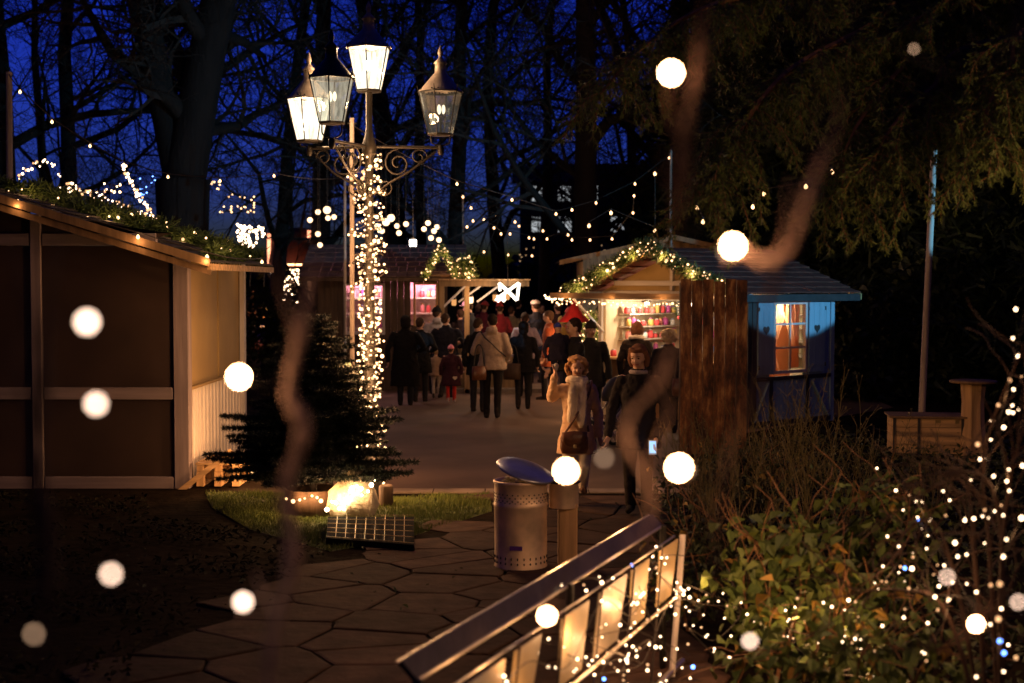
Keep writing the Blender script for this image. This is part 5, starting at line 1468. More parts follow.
# ------------------------------------------------------------------ festoon bulbs between the poles
def FP(lst, d0, d1):
    n = len(lst); return [P(x, y, d0 + (d1 - d0) * i / max(1, n - 1)) for i, (x, y) in enumerate(lst)]
festoon('festoon sweeping down from the upper left past the forked tree', FP([(20, 92), (52, 122), (90, 146), (124, 165), (168, 177), (220, 181), (274, 176)], 19, 23), .020, ends=(P(9, 78, 20.5), P(345, 180, 28.5)))
festoon('upper festoon row from the right lantern towards the bright stall', FP([(457, 184), (512, 200), (556, 214), (572, 210), (596, 203), (635, 184), (669, 158)], 23, 27.4), .021, ends=(P(352, 130, 16), P(671, 152, 27.5)), sag=.05)
festoon('second festoon row at the top of the thin pole', FP([(463, 197), (471, 208), (484, 220), (495, 215), (515, 222), (519, 226), (543, 231)], 33, 36), .026, sag=.05)
festoon('middle festoon row above the crowd', FP([(467, 227), (473, 221), (494, 228), (501, 234), (510, 234), (529, 238), (534, 239)], 28, 31), .022, sag=.05)
festoon('festoon row ending at the brown plank gable', FP([(547, 239), (568, 235), (572, 240), (590, 240), (612, 239), (633, 213), (634, 196)], 31, 28), .022, sag=.05)
festoon('lowest small festoon bulbs far above the crowd', FP([(484, 252), (508, 255), (532, 256), (557, 255)], 42, 44), .028, sag=.05)
festoon('festoon bulbs in front of the broad dark trunk', FP([(589, 226), (611, 213), (655, 231), (655, 174)], 27, 27), .03, sag=.05)
festoon('festoon bulbs below the drooping boughs', FP([(697, 208), (703, 222), (753, 207), (764, 194), (806, 187), (832, 172), (898, 143)], 24, 19.5), .03, ends=(P(671, 152, 27.5), P(934, 152, 19.2)), sag=.03)

# hanging globe lamps around the lamp post and the shingled hut
gmats = M['globe']
def hang(px, py, d, r, lab, kind='globe', top=150):
    p = P(px, py, d)
    o = empty('hanging_lamp', p, 0, lab, 'hanging lamp', 'glowing ornaments hanging over the shingled hut')
    if kind == 'globe': MB().ball((0, 0, 0), r, 14, 10).build('globe', M['globe'], o, world=False)
    else: MB().box((0, 0, 0), (r * 1.7, r * 1.7, r * 1.7), bev=.01).build('shade', emit('white_shade', (1, .85, .7), 9), o, world=False)
    MB().cyl((0, 0, r * .9), (0, 0, r * 1.4), r * .4, r * .3, 8).tube([(0, 0, r * 1.3), (0, 0, P(px, top, d).z - p.z)], .005, 4).build('wire', M['cable'], o, world=False)
hl = [(310, 220, 'leftmost'), (318, 212, ''), (327, 210, ''), (328, 218, ''), (334, 217, ''), (318, 234, ''), (320, 245, ''), (386, 222, ''), (391, 218, ''), (397, 226, ''), (399, 233, ''), (406, 224, ''), (377, 226, ''), (382, 231, ''), (424, 229, ''), (428, 223, ''), (434, 231, ''), (431, 238, ''), (439, 240, ''), (437, 227, '')]
for i, (x, y, _) in enumerate(hl):
    near = 'left of the lamp post' if x < 340 else ('right beside the lamp post' if x < 415 else 'above the garland arch')
    hang(x, y, 27 + (i % 5) * .35, .052 if i not in (7, 8, 2) else .075, 'glowing glass globe hanging on a wire ' + near)
hang(413, 243, 26.8, .075, 'square white lantern hanging over the shingled roof', 'box')
for x in (318, 388, 415, 434): light('glow', P(x, 226, 26.5), 11, (1, .6, .32), .1)
for o in list(scene.objects):
    if o.type == 'LIGHT' and o.parent is None: o['label'] = 'soft light of the hanging globes'; o['category'] = 'lamp'

# ------------------------------------------------------------------ far left: lit tree, swing ride
lt = plant_tree(kits[2], at(284, 47), 1, .42, 'small bare tree covered in white lights seen past the ochre wall', nm='lit_tree')
bulbs([P(272 + abs(rnd.gauss(0, 1)) * 12 + rnd.uniform(0, 6), 268 + rnd.uniform(0, 34), 46 + rnd.uniform(-.5, .5)) for _ in range(95)], .03, M['bulb_w'], lt) if False else None
def dots(name, lab, pts, r, m, cat='light cluster', group='far light clusters'):
    root = empty(name, pts[0], 0, lab, cat, group); segs = [(a, c, .008, .008) for a, c in zip(pts, pts[1:]) if (a - c).length < 1.2]
    if segs:
        V, Fc = seg_tubes(segs, 3); npmesh('cable', V, Fc, M['cable'], root)
    bulbs(pts, r, m, root); return root
def walk(n, x0, x1, y0, y1, d, seed):
    rr = random.Random(seed); pts = []; x, y = (x0 + x1) / 2, (y0 + y1) / 2
    for i in range(n):
        x = min(x1, max(x0, x + rr.gauss(0, (x1 - x0) * .22))); y = min(y1, max(y0, y + rr.gauss(0, (y1 - y0) * .22))); pts.append(P(x, y, d + rr.uniform(-.3, .3)))
    return pts
dots('tree_lights', 'dense white lights wound through the small far tree', walk(98, 272, 298, 270, 302, 46.5, 3), .035, M['bulb_w'])
dots('tree_lights', 'white lights wound down the trunk of the small far tree', walk(30, 281, 284, 300, 316, 46.5, 4), .035, M['bulb_w'])
dots('figure_lights', 'white rope light figure above the end of the dark roof', [P(x, y, 30) for (x, y) in [(239 + 26 * abs(math.sin(t * 1.3)) * (t / 9) + rnd.uniform(-2, 2), 232 + 9 * math.sin(t * 2.1) + t * .6 + rnd.uniform(-2, 2)) for t in [k * .12 for k in range(75)]]], .025, M['bulb_w'])
dots('tree_lights', 'arching net of tiny white lights over the left end of the dark roof', [P(18 + i * 2.2 + rnd.uniform(-3, 3), 176 - 14 * math.sin(min(1, i / 22) * PI) + (i > 16) * (i - 16) * .5 + rnd.uniform(-3, 5) + (i * .28 if i > 20 else 0), 27) for i in range(60)], .017, M['bulb_w'])
dots('tree_lights', 'second sprinkle of tiny lights left of the forked tree', walk(30, 60, 120, 172, 192, 29, 12), .018, M['bulb_w'])
dots('tree_lights', 'bright light chain running down a branch to the dark roof', [P(a, c, 26) for a, c in [(123 + (i / 46) ** 1.3 * 32 + rnd.uniform(-2, 2), 164 + i / 46 * 54 + rnd.uniform(-2, 2)) for i in range(70)]], .018, M['bulb_w'])
dots('tree_lights', 'loose tiny lights in the twigs right of the forked tree', walk(46, 200, 254, 182, 212, 36, 15), .02, M['bulb'])
dots('tree_lights', 'few tiny lights in the twigs before the forked trunk', walk(14, 140, 160, 176, 200, 28, 16), .014, M['bulb_b'])
dots('tree_lights', 'scattered far lights between the bare trunks over the crowd', walk(26, 520, 650, 236, 262, 55, 17), .03, M['bulb_dim'])
rd_ = empty('swing_ride', (-7.6, 48, 0), 0, 'small fairground swing ride with red lit rim beyond the dark hut', 'swing ride')
pA, pB = P(277, 264, 47), P(311, 264, 47)
b = MB(); b.bx((pA.x, 46.9, pA.z - .06), (pB.x, 47, pA.z + .06)); b.bx((pA.x - .3, 46.9, pA.z), (pA.x - .2, 47, pA.z + 1.0)); b.bx((pB.x - .1, 46.9, pA.z + .13), (pB.x + .05, 47, pA.z + 1.1)); b.build('lit_rim', M['redlight'], rd_)
b = MB(); b.lathe(((pA.x + pB.x) / 2, 47.6, pA.z), [(1.1, .0), (1.0, .7), (.3, 1.2), (.001, 1.2)], 16); b.build('canopy', mat('red_canopy', (.07, .02, .015), .7), rd_)
b = MB(); b.cyl(((pA.x + pB.x) / 2, 47.6, 0.3), ((pA.x + pB.x) / 2, 47.6, pA.z), .12)
for i in range(7): b.tube([(pA.x - .9 + i * .45, 47.2, pA.z), (pA.x - 1.0 + i * .5, 47.2, 1.2)], .02, 4)
b.build('mast', M['iron'], rd_)
for i in range(7): MB().bx((pA.x - 1.1 + i * .5, 47.1, 1.1), (pA.x - .85 + i * .5, 47.35, 1.16)).bx((pA.x - 1.1 + i * .5, 47.33, 1.16), (pA.x - .85 + i * .5, 47.36, 1.45)).build('seat', gm[i % 6], rd_)
bulbs([Vector((pA.x + (pB.x - pA.x) * i / 16, 46.86, pA.z)) for i in range(17)], .05, M['bulb'], rd_)
light('glow', (-7.2, 45.5, 2.4), 50, (1, .4, .2), .2, rd_)
dots('sleigh_lights', 'orange glowing display with many small bulbs on the terrace past the ochre wall', walk(60, 263, 282, 305, 333, 44.5, 18), .022, M['bulb_dim'])
sl = empty('decorated_sleigh', P(272, 330, 44.6), 0, 'low wooden sleigh covered in small lights on the terrace', 'sleigh')
c0 = P(272, 328, 44.8)
b = MB(); b.box(c0 + Vector((0, 0, .35)), (.6, .4, .35), bev=.05); b.box(c0 + Vector((.2, 0, .65)), (.12, .4, .4), (0, R(12), 0)); b.build('body', M['pine_h'], sl)
b = MB()
for dy in (-.15, .15): b.tube(spline([c0 + Vector((.4, dy, 0)), c0 + Vector((-.3, dy, 0)), c0 + Vector((-.5, dy, .12)), c0 + Vector((-.5, dy, .3))]), .02, 5)
b.build('runner', M['iron'], sl)
light('glow', P(270, 318, 43.8), 26, (1, .45, .2), .1, sl)
fn = empty('low_fence', (-8, 43.9, .36), 0, 'thin white rail fence along the front of the terrace', 'fence')
b = MB(); b.bx((-11, 43.95, .36 + .55), (-6.4, 44.0, .36 + .6)); b.build('rail', M['white_timber_h'], fn)
for i in range(5): MB().bx((-10.9 + i * 1.1, 43.94, 0), (-10.84 + i * 1.1, 44.0, .92)).build('post', M['white_timber'], fn)

# ------------------------------------------------------------------ twigs with bulbs close to the viewer
near = [
    ('upright bare twig with two bulbs close to the viewer at left of the path', [(318, 250), (296, 350), (288, 395), (303, 430), (285, 490), (292, 560), (272, 640), (268, 700)], 1.75, .0085, [(239, 377, 1), (243, 602, 1)]),
    ('dark vertical twig with bulbs close before the dark hut', [(48, 300), (40, 400), (36, 470), (48, 560), (40, 700)], 1.5, .010, [(87, 322, 1), (96, 404, 1), (111, 574, .75), (34, 634, 0)]),
    ('slanting twig before the dark trunks with one bulb at its top', [(706, -20), (700, 60), (686, 130), (678, 200), (672, 250)], 1.7, .0085, [(671, 73, 1)]),
    ('forked pale twig lit by a bulb in front of the stall roof', [(822, 150), (806, 205), (790, 250), (765, 262), (740, 250), (725, 262)], 1.6, .0065, [(733, 246, 1), (727, 252, 0)]),
    ('dim twig descending from the forked twig before the rusty screen', [(790, 250), (768, 300), (762, 380), (735, 440), (716, 540), (722, 640)], 1.65, .005, [(679, 468, 1), (686, 470, 0)]),
    ('curved pale twig in front of the woman holding a phone', [(676, 330), (662, 378), (630, 415), (628, 445), (645, 476), (652, 505), (640, 560)], 1.7, .0033, [(604, 458, 0), (566, 471, 1)]),
    ('thin twig with a bulb above the railing', [(560, 690), (545, 650), (550, 600), (568, 560)], 1.8, .003, [(547, 616, .95)]),
    ('twig with bulbs close to the viewer at the lower right', [(1030, 560), (985, 610), (960, 640), (880, 650), (760, 655)], 2.0, .0035, [(976, 624, .9), (750, 641, .8), (947, 577, .5), (1018, 602, .5)]),
    ('arching twig close to the viewer in the upper right corner', [(1026, -10), (1014, 40), (1000, 60), (975, 80)], 2.6, .005, [(914, 49, 0), (880, 40, -1)])]
for lab, px_, d, r, bs in near:
    path = spline([P(x, y, d) for x, y in px_], 8)
    root = empty('bare_twig', path[0], 0, lab, 'twig', 'bare twigs with bulbs close to the viewer')
    n = len(path); b = MB(); b.tube(path, [r * (1.0 + .18 * math.sin(i * 1.3) + .2 * math.sin(i * .37)) * (1 - .6 * abs(i / n - .45)) * min(1, .2 + i / 9, .2 + (n - 1 - i) / 9) for i in range(n)], 8)
    up_ = path[0] + Vector((.03, .02, max(.25, (P(0, -80, d).z - path[0].z)))); MB().tube(spline([path[0], path[0].lerp(up_, .5) + Vector((.02, 0, 0)), up_], 6), .0013, 5).build('cable', M['cable'], root)
    rt_ = random.Random(len(lab))
    for k in range(2):
        q0 = path[rt_.randrange(3, n - 3)]; dq = Vector((rt_.choice((-1, 1)) * rt_.uniform(.3, .5), rt_.uniform(-.3, .3), 1)).normalized(); q1 = q0 + dq * rt_.uniform(.03, .08); q2_ = q1 + (dq + rv(.5)) * rt_.uniform(.02, .06)
        b.tube([q0, q1, q2_], [r * .4, r * .28, r * .12], 6)
    b.build('stem', M['neartwig'] if ('pale' in lab and 'forked twig before' not in lab) or 'left of the path' in lab else M['neartwig_d'], root)  # the paler wood stands in for bulb light on these stems
    for (x, y, s_) in bs:
        p = P(x, y, d - .02); q = min(path, key=lambda k_: (k_ - p).length)
        MB().tube(spline([q, q.lerp(p, .5) + Vector((0, 0, -.01)), p + Vector((0, 0, .004))], 5), .0012, 5).build('wire', M['cable'], root)
        if s_ >= 0: bulbs([p], .0052 + .0022 * ((int(x * 13 + y) % 7) / 6) if s_ == 1 else (.004 if s_ > 0.6 else .003), (M['bulb_near'] if (s_ >= .9 and (int(x) * 7) % 3) else M['bulb_near_mid']) if s_ > 0 else M['bulb_near_dim'], root)
# ------------------------------------------------------------------ people
TS = bpy.data.scenes.new('shaping')
class Blob:
    "union of tapered capsules and stacked rings, merged into one smooth surface"
    def __init__(s): s.b = MB()
    def ell(s, c, r, n=14, m=9): s.b.ball(c, r, n, m); return s
    def cap(s, p0, r0, p1, r1, n=10):
        p0 = Vector(p0); p1 = Vector(p1); d = p1 - p0; L = d.length
        if L < 1e-6: return s.ell(p0, r0)
        d.normalize(); a = d.orthogonal().normalized(); c = d.cross(a); prof = []
        for k in range(5): t = PI / 2 * k / 4; prof.append((-math.cos(t) * r0, max(1e-4, math.sin(t) * r0)))
        for k in range(5): t = PI / 2 * k / 4; prof.append((L + math.sin(t) * r1, max(1e-4, math.cos(t) * r1)))
        vs = []
        for z, r in prof:
            for i in range(n): t = 2 * PI * i / n; vs.append(p0 + d * z + (a * math.cos(t) + c * math.sin(t)) * r)
        k = len(prof)
        fs = [(j * n + i, j * n + (i + 1) % n, (j + 1) * n + (i + 1) % n, (j + 1) * n + i) for j in range(k - 1) for i in range(n)]
        fs += [tuple(range(n - 1, -1, -1)), tuple(range((k - 1) * n, k * n))]
        s.b.add(vs, fs); return s
    def chain(s, pts, rs):
        for i in range(len(pts) - 1): s.cap(pts[i], rs[i], pts[i + 1], rs[i + 1])
        return s
    def rings(s, L, n=20):
        "(z, cx, cy, rx, ry)"
        vs = []; k = len(L)
        for (z, cx, cy, rx, ry) in L:
            for i in range(n): t = 2 * PI * i / n; vs.append((cx + math.cos(t) * rx, cy + math.sin(t) * ry, z))
        fs = [(j * n + i, j * n + (i + 1) % n, (j + 1) * n + (i + 1) % n, (j + 1) * n + i) for j in range(k - 1) for i in range(n)]
        fs += [tuple(range(n - 1, -1, -1)), tuple(range((k - 1) * n, k * n))]
        if L[0][0] > L[-1][0]: fs = [tuple(reversed(f)) for f in fs]
        s.b.add(vs, fs); return s
    def build(s, name, m, parent, vox=.016, sm=3, wr=0.0, seed=0):
        me0 = s.b.mesh('tmp'); o = bpy.data.objects.new('tmp', me0); TS.collection.objects.link(o)
        md = o.modifiers.new('r', 'REMESH'); md.mode = 'VOXEL'; md.voxel_size = vox; md.use_smooth_shade = True
        if sm: m2 = o.modifiers.new('s', 'SMOOTH'); m2.factor = .5; m2.iterations = sm
        if wr:
            tx = bpy.data.textures.new('folds', 'CLOUDS'); tx.noise_scale = .07 if not seed else .05; tx.noise_depth = 4
            m3 = o.modifiers.new('d', 'DISPLACE'); m3.texture = tx; m3.strength = wr; m3.mid_level = .5
        TS.view_layers[0].update(); dg = TS.view_layers[0].depsgraph
        me = bpy.data.meshes.new_from_object(o.evaluated_get(dg)); me.name = name
        old = o.data; bpy.data.objects.remove(o); bpy.data.meshes.remove(old)
        me.materials.clear()
        return link_mesh(name, me, m, parent)

def hand(B, w, d, s, H, curl=.5, thumb=1):
    "palm at the wrist w pointing along d; s = palm width direction"
    d = Vector(d).normalized(); s = Vector(s); s = (s - d * s.dot(d)).normalized(); nrm = d.cross(s) * thumb
    k = H / 1.7; w = Vector(w)
    B.cap(w, .026 * k, w + d * .03 * k, .025 * k)
    for i in range(4):
        o = s * (i - 1.5) * .02 * k; kn = w + d * (.088 - .005 * abs(i - 1.3)) * k + o
        B.cap(w + d * .02 * k + o * .7, .017 * k, kn, .0125 * k)
        L = (.07, .078, .072, .056)[i] * k
        d1 = (d * math.cos(curl * .8) + nrm * math.sin(curl * .8)).normalized(); m_ = kn + d1 * L * .5
        d2 = (d * math.cos(curl * 1.9) + nrm * math.sin(curl * 1.9)).normalized(); t_ = m_ + d2 * L * .5
        B.chain([kn, m_, t_], [.0105 * k, .009 * k, .0075 * k])
    b0 = w + d * .02 * k - s * .03 * k; b1 = b0 + (d * .7 - s * .5 + nrm * .4).normalized() * .035 * k
    B.chain([b0, b1, b1 + (d * .9 + nrm * .4).normalized() * .03 * k], [.014 * k, .011 * k, .009 * k])

def person(loc, face, H, lab, coat=(.02, .02, .025), trousers=(.02, .02, .025), hair=(.05, .03, .02), hat=None, hatkind='beanie', clen=.40, w=1.0, L=None, Rr=None, stride=0.0,
           style='short', extra=None, vox=.018, hood=None, shoes=(.025, .02, .018), nod=0.0, turn=0.0, gloves=None, arms_hidden=False, group='people at the market', flare=1.12, lift=None, fine=False):
    "local frame: facing -Y"
    root = empty('person', loc, R(face), lab, 'person', group)
    h = H
    def p(x, y, z): return Vector((x * h, y * h, z * h))
    sh = .098 * w
    la = L or ((.150 * w, .02, .63), (.150 * w, -.04, .49)); ra = Rr or ((-.150 * w, .02, .63), (-.150 * w, -.04, .49))
    st = stride
    legs = []
    for s_, k in ((1, st), (-1, -st)):
        hip = p(.05 * s_ * w, 0, .50); kn = p(.055 * s_, -.02 - .09 * k, .275 + (.01 if k > 0 else 0)); an = p(.055 * s_, .01 - .15 * k, .05 + (.05 * max(0, -k)))
        if lift and lift == s_: kn = p(.05 * s_, -.05, .29); an = p(.055 * s_, .1, .13)
        legs.append((hip, kn, an))
    hm = Matrix.Translation(p(0, -.012, .875)) @ Euler((R(nod), 0, R(turn))).to_matrix().to_4x4() @ Matrix.Translation(-p(0, -.012, .875))
    def hp(x, y, z): return hm @ p(x, y, z)
    B = Blob()
    # head
    B.ell(hp(0, -.004, .945), (.0445 * h, .055 * h, .055 * h)); B.ell(hp(0, -.020, .912), (.034 * h, .036 * h, .038 * h)); B.ell(hp(0, -.032, .893), (.018 * h, .017 * h, .014 * h))
    B.cap(hp(0, -.052, .935), .005 * h, hp(0, -.062, .918), .0085 * h); B.cap(hp(0, .004, .90), .032 * h, p(0, .004, .83), .038 * h)
    for s_ in (-1, 1): B.ell(hp(.045 * s_, .004, .925), (.007 * h, .014 * h, .019 * h)); B.ell(hp(.02 * s_, -.043, .912), (.013 * h, .012 * h, .012 * h))
    # trunk and limbs under the clothes
    B.rings([(.84 * h, 0, .004 * h, .03 * h, .03 * h), (.82 * h, 0, .004 * h, .085 * h * w, .038 * h), (.74 * h, 0, 0, .09 * h * w, .055 * h), (.62 * h, 0, 0, .075 * h * w, .05 * h), (.52 * h, 0, 0, .085 * h * w, .055 * h), (.48 * h, 0, 0, .07 * h * w, .05 * h)])
    for s_, (e, wr_) in ((1, la), (-1, ra)):
        S = p(sh * s_, 0, .80); E = p(*e); Wp = p(*wr_); B.chain([S, E, Wp], [.03 * h, .022 * h, .015 * h])
        d = (Wp - E).normalized(); sd = Vector((0, 1, 0)) if abs(d.z) > .5 else Vector((1, 0, 0))
        hand(B, Wp, d, sd * (1 if d.z < 0 else -1), H, .6, thumb=s_)
    for hip, kn, an in legs:
        B.chain([hip, kn, an], [.045 * h, .03 * h, .018 * h])
        B.cap(an + Vector((0, .005 * h, -.025 * h)), .02 * h, an + Vector((0, -.085 * h, -.032 * h)), .015 * h)
    body = B.build('body', M['skin'], root, vox=.0085 if fine else .013, sm=2)
    # face
    for s_ in (-1, 1):
        MB().ball(hp(.0185 * s_, -.0535, .936), (.0068 * h, .004 * h, .0042 * h), 8, 6).build('eye', M['eye'], root, world=False)
    b = MB(); b.tube([hp(-.016, -.0505, .8995), hp(0, -.0545, .8985), hp(.016, -.0505, .8995)], .0035 * h, 5); b.build('mouth', M['lips'], root, world=False)
    b = MB()
    for s_ in (-1, 1): b.tube([hp(.009 * s_, -.0555, .9465), hp(.020 * s_, -.0545, .949), hp(.030 * s_, -.049, .9455)], .0022 * h, 4)
    b.build('eyebrows', cloth(hair, 'hair'), root, world=False)
    # trousers, shoes
    T = Blob(); T.rings([(.54 * h, 0, 0, .088 * h * w, .06 * h), (.47 * h, 0, 0, .09 * h * w, .062 * h)])
    for hip, kn, an in legs: T.chain([hip, hip.lerp(kn, .5), kn, an + Vector((0, 0, .0 * h))], [.056 * h, .049 * h, .038 * h, .033 * h])
    T.build('trousers', cloth(trousers), root, vox=vox, sm=2, wr=.012)
    for hip, kn, an in legs:
        S = Blob(); S.cap(an + Vector((0, .012 * h, -.024 * h)), .027 * h, an + Vector((0, -.08 * h, -.031 * h)), .021 * h); S.cap(an + Vector((0, .004 * h, -.02 * h)), .028 * h, an + Vector((0, .004 * h, .03 * h)), .028 * h)
        o = S.build('shoe', cloth(shoes), root, vox=.012, sm=1)
    # coat
    C = Blob(); hem = clen
    rr_ = [(.865 * h, 0, .004 * h, .038 * h, .04 * h), (.84 * h, 0, .004 * h, .05 * h, .048 * h), (.824 * h, 0, .002 * h, .078 * h * w, .052 * h), (.78 * h, 0, 0, .1 * h * w, .066 * h), (.72 * h, 0, 0, .106 * h * w, .074 * h), (.63 * h, 0, 0, .098 * h * w, .07 * h), (.55 * h, 0, 0, .108 * h * w, .076 * h)]
    if hem < .53: rr_.append(((hem + .55) / 2 * h, 0, 0, .118 * h * w * (1 + flare) / 2, .082 * h * (1 + flare) / 2)); rr_.append((hem * h, 0, 0, .118 * h * w * flare, .084 * h * flare))
    C.rings(rr_)
    for s_, (e, wr_) in ((1, la), (-1, ra)):
        S = p(sh * s_, 0, .787); E = p(*e); Wp = p(*wr_); C.chain([S, S.lerp(E, .5), E, E.lerp(Wp, .92)], [.044 * h, .038 * h, .034 * h, .027 * h])
    C.cap(p(-.03, .03, .85), .02 * h, p(.03, .03, .85), .02 * h)
    if hood: C.rings([(.82 * h, 0, .045 * h, .05 * h, .03 * h), (.85 * h, 0, .05 * h, .06 * h, .04 * h), (.885 * h, 0, .045 * h, .05 * h, .03 * h)])
    C.build('coat', cloth(coat), root, vox=vox * .9, sm=3, wr=.038 if fine else .028)
    if gloves: pass
    # hair
    if hatkind != 'covered':
        Hh = Blob(); back = .018
        Hh.ell(hp(0, .010, .956), (.051 * h, .058 * h, .055 * h))
        if style == 'bob':
            for s_ in (-1, 1): Hh.chain([hp(.036 * s_, .0, .965), hp(.049 * s_, .006, .925), hp(.046 * s_, .004, .885)], [.022 * h, .02 * h, .015 * h])
            Hh.ell(hp(0, .036, .915), (.05 * h, .03 * h, .05 * h)); Hh.chain([hp(-.03, -.036, .985), hp(.0, -.045, .975), hp(.03, -.036, .982)], [.014 * h, .013 * h, .014 * h])
        elif style == 'long':
            for s_ in (-1, 1): Hh.chain([hp(.036 * s_, .01, .965), hp(.05 * s_, .014, .92), p(.05 * s_, .02, .85)], [.022 * h, .022 * h, .02 * h])
            Hh.chain([hp(0, .04, .93), p(0, .05, .82)], [.045 * h, .035 * h])
        elif style == 'curly':
            rr = random.Random(5)
            for i in range(190):
                a = rr.uniform(0, 2 * PI); ph = rr.uniform(-.75, 1.0)
                v = Vector((math.cos(a) * math.cos(ph * PI / 2), math.sin(a) * math.cos(ph * PI / 2), math.sin(ph * PI / 2)))
                if v.y < -.15 and v.z < .55 and abs(v.x) < .75: continue
                Hh.ell(hp(v.x * .074, .014 + v.y * .068, .935 + v.z * .068), rr.uniform(.008, .017) * h, 8, 6)
        else:
            Hh.ell(hp(0, .03, .93), (.042 * h, .032 * h, .045 * h))
        # keep the face open
        Hh.build('hair', cloth(hair, 'hair'), root, vox=.0085 if fine else .012, sm=1 if style != 'curly' else 0, wr=.006 if style != 'curly' else .016)
    if hat:
        T = Blob()
        if hatkind == 'beanie': T.ell(hp(0, .006, .968), (.054 * h, .062 * h, .047 * h)); T.b.tube([hp(math.cos(t) * .05, .006 + math.sin(t) * .058, .957) for t in [2 * PI * i / 16 for i in range(16)]], .011 * h, 8, True); T.ell(hp(0, .006, 1.018), .012 * h)
        elif hatkind == 'cap': T.ell(hp(0, .006, .972), (.054 * h, .062 * h, .04 * h)); T.ell(hp(0, -.06, .962), (.035 * h, .04 * h, .006 * h))
        elif hatkind == 'santa': T.ell(hp(0, .006, .968), (.054 * h, .062 * h, .04 * h)); T.chain([hp(0, .01, .99), hp(.03, .02, 1.05), hp(.07, .03, 1.03)], [.04 * h, .022 * h, .012 * h])
        elif hatkind == 'hood': T.ell(hp(0, .016, .945), (.062 * h, .06 * h, .066 * h)); T.ell(hp(0, .03, .9), (.06 * h, .045 * h, .05 * h))
        elif hatkind == 'fur': T.ell(hp(0, .01, .975), (.06 * h, .068 * h, .036 * h))
        T.build('hat', cloth(hat, 'knit'), root, vox=.013, sm=1, wr=.006)
    root['H'] = H
    return root, p, hp

def gd(px, py): return G(px, py)
def stand(px, d, z=0.0): q = at(px, d); q.z = z; return q
BACK, FRONT = 180, 0
# --- two people in the foreground
pos = stand(577, 14.45, .012)
gR = ((-.17, .02, .735), (-.155, -.075, .885)); gL = ((.145, .03, .63), (.15, -.03, .47))
girl, p, hp = person(pos, 4, 1.53, 'person with curly hair, cream scarf and beige coat raising one hand', coat=(.66, .42, .24), trousers=(.78, .66, .5), hair=(.4, .2, .07), style='curly', clen=.36, L=gL, Rr=gR,
    shoes=(.12, .06, .03), vox=.013, nod=3, stride=.15, lift=1, fine=True, group='two walkers on the flagstone path', flare=1.2, w=.95)
h = 1.53
S = Blob(); ringp = [p(math.cos(t) * .05, -.004 + math.sin(t) * .052, .852 + .006 * math.sin(2 * t)) for t in [2 * PI * i / 14 for i in range(15)]]
S.chain(ringp, [.028 * h] * 15); S.chain([p(-.02, -.06, .84), p(-.04, -.085, .76), p(-.045, -.09, .66), p(-.05, -.095, .60)], [.026 * h, .03 * h, .031 * h, .03 * h]); S.chain([p(.025, -.065, .84), p(.03, -.088, .74), p(.02, -.1, .64), p(.02, -.1, .57)], [.026 * h, .032 * h, .033 * h, .031 * h])
S.chain([p(-.035, -.06, .845), p(.01, -.085, .8), p(.04, -.08, .77)], [.022 * h, .024 * h, .022 * h])
S.build('scarf', cloth((.78, .62, .42), 'knit'), girl, vox=.011, sm=2, wr=.02)
for s_ in (1, -1):
    kn = p(.055 * s_, -.02, .3)
o = Blob(); o.cap(p(.0, -.1, .5), .01, p(.0, -.1, .5), .01)
bag = empty('handbag', girl.matrix_basis @ p(-.03, -.12, .45), R(4), 'brown leather shoulder bag worn in front by the curly haired person', 'bag')
q = MB(); q.lathe((0, 0, 0), [(.001, -.12), (.125, -.115), (.145, -.06), (.142, .04), (.12, .09), (.001, .1)], 22, True, sx=1, sy=.32)
lea = mat('brown_leather', (.13, .05, .022), .35, .3, 14, .4); q.build('body', lea, bag, world=False)
q = MB(); q.lathe((0, -.022, .03), [(.001, -.08), (.095, -.075), (.132, .0), (.128, .07), (.001, .085)], 20, True, sx=1, sy=.26); q.build('flap', lea, bag, world=False)
MB().box((0, -.075, -.035), (.03, .012, .035), bev=.004).build('buckle', M['brass'], bag, world=False)
gi = (girl.matrix_basis.inverted() if False else None)
iw = Matrix.Rotation(-R(4), 4, 'Z') @ Matrix.Translation(-bag.location)
def gw(x, y, z): return iw @ (Matrix.Translation(girl.location) @ Matrix.Rotation(R(4), 4, 'Z') @ p(x, y, z))
MB().tube(spline([Vector((-.11, -.02, .07)), gw(-.02, -.125, .62), gw(.06, -.095, .74), gw(.095, -.02, .845), gw(.06, .09, .74), Vector((.15, .06, .1))], 8), .012, 6).build('strap', lea, bag, world=False)
hl_ = Matrix.Translation(girl.location) @ Matrix.Rotation(R(4), 4, 'Z') @ p(-.15, -.112, .945)
cn = empty('pastry', hl_, 0, 'small pale pastry held up in the raised hand', 'pastry')
MB().ball((0, 0, .01), (.026, .022, .03), 10, 7).build('crust', M['sack'], cn, world=False)
MB().lathe((0, 0, 0), [(.001, -.06), (.02, -.01), (.018, .0)], 10).build('paper', M['cream'], cn, world=False)

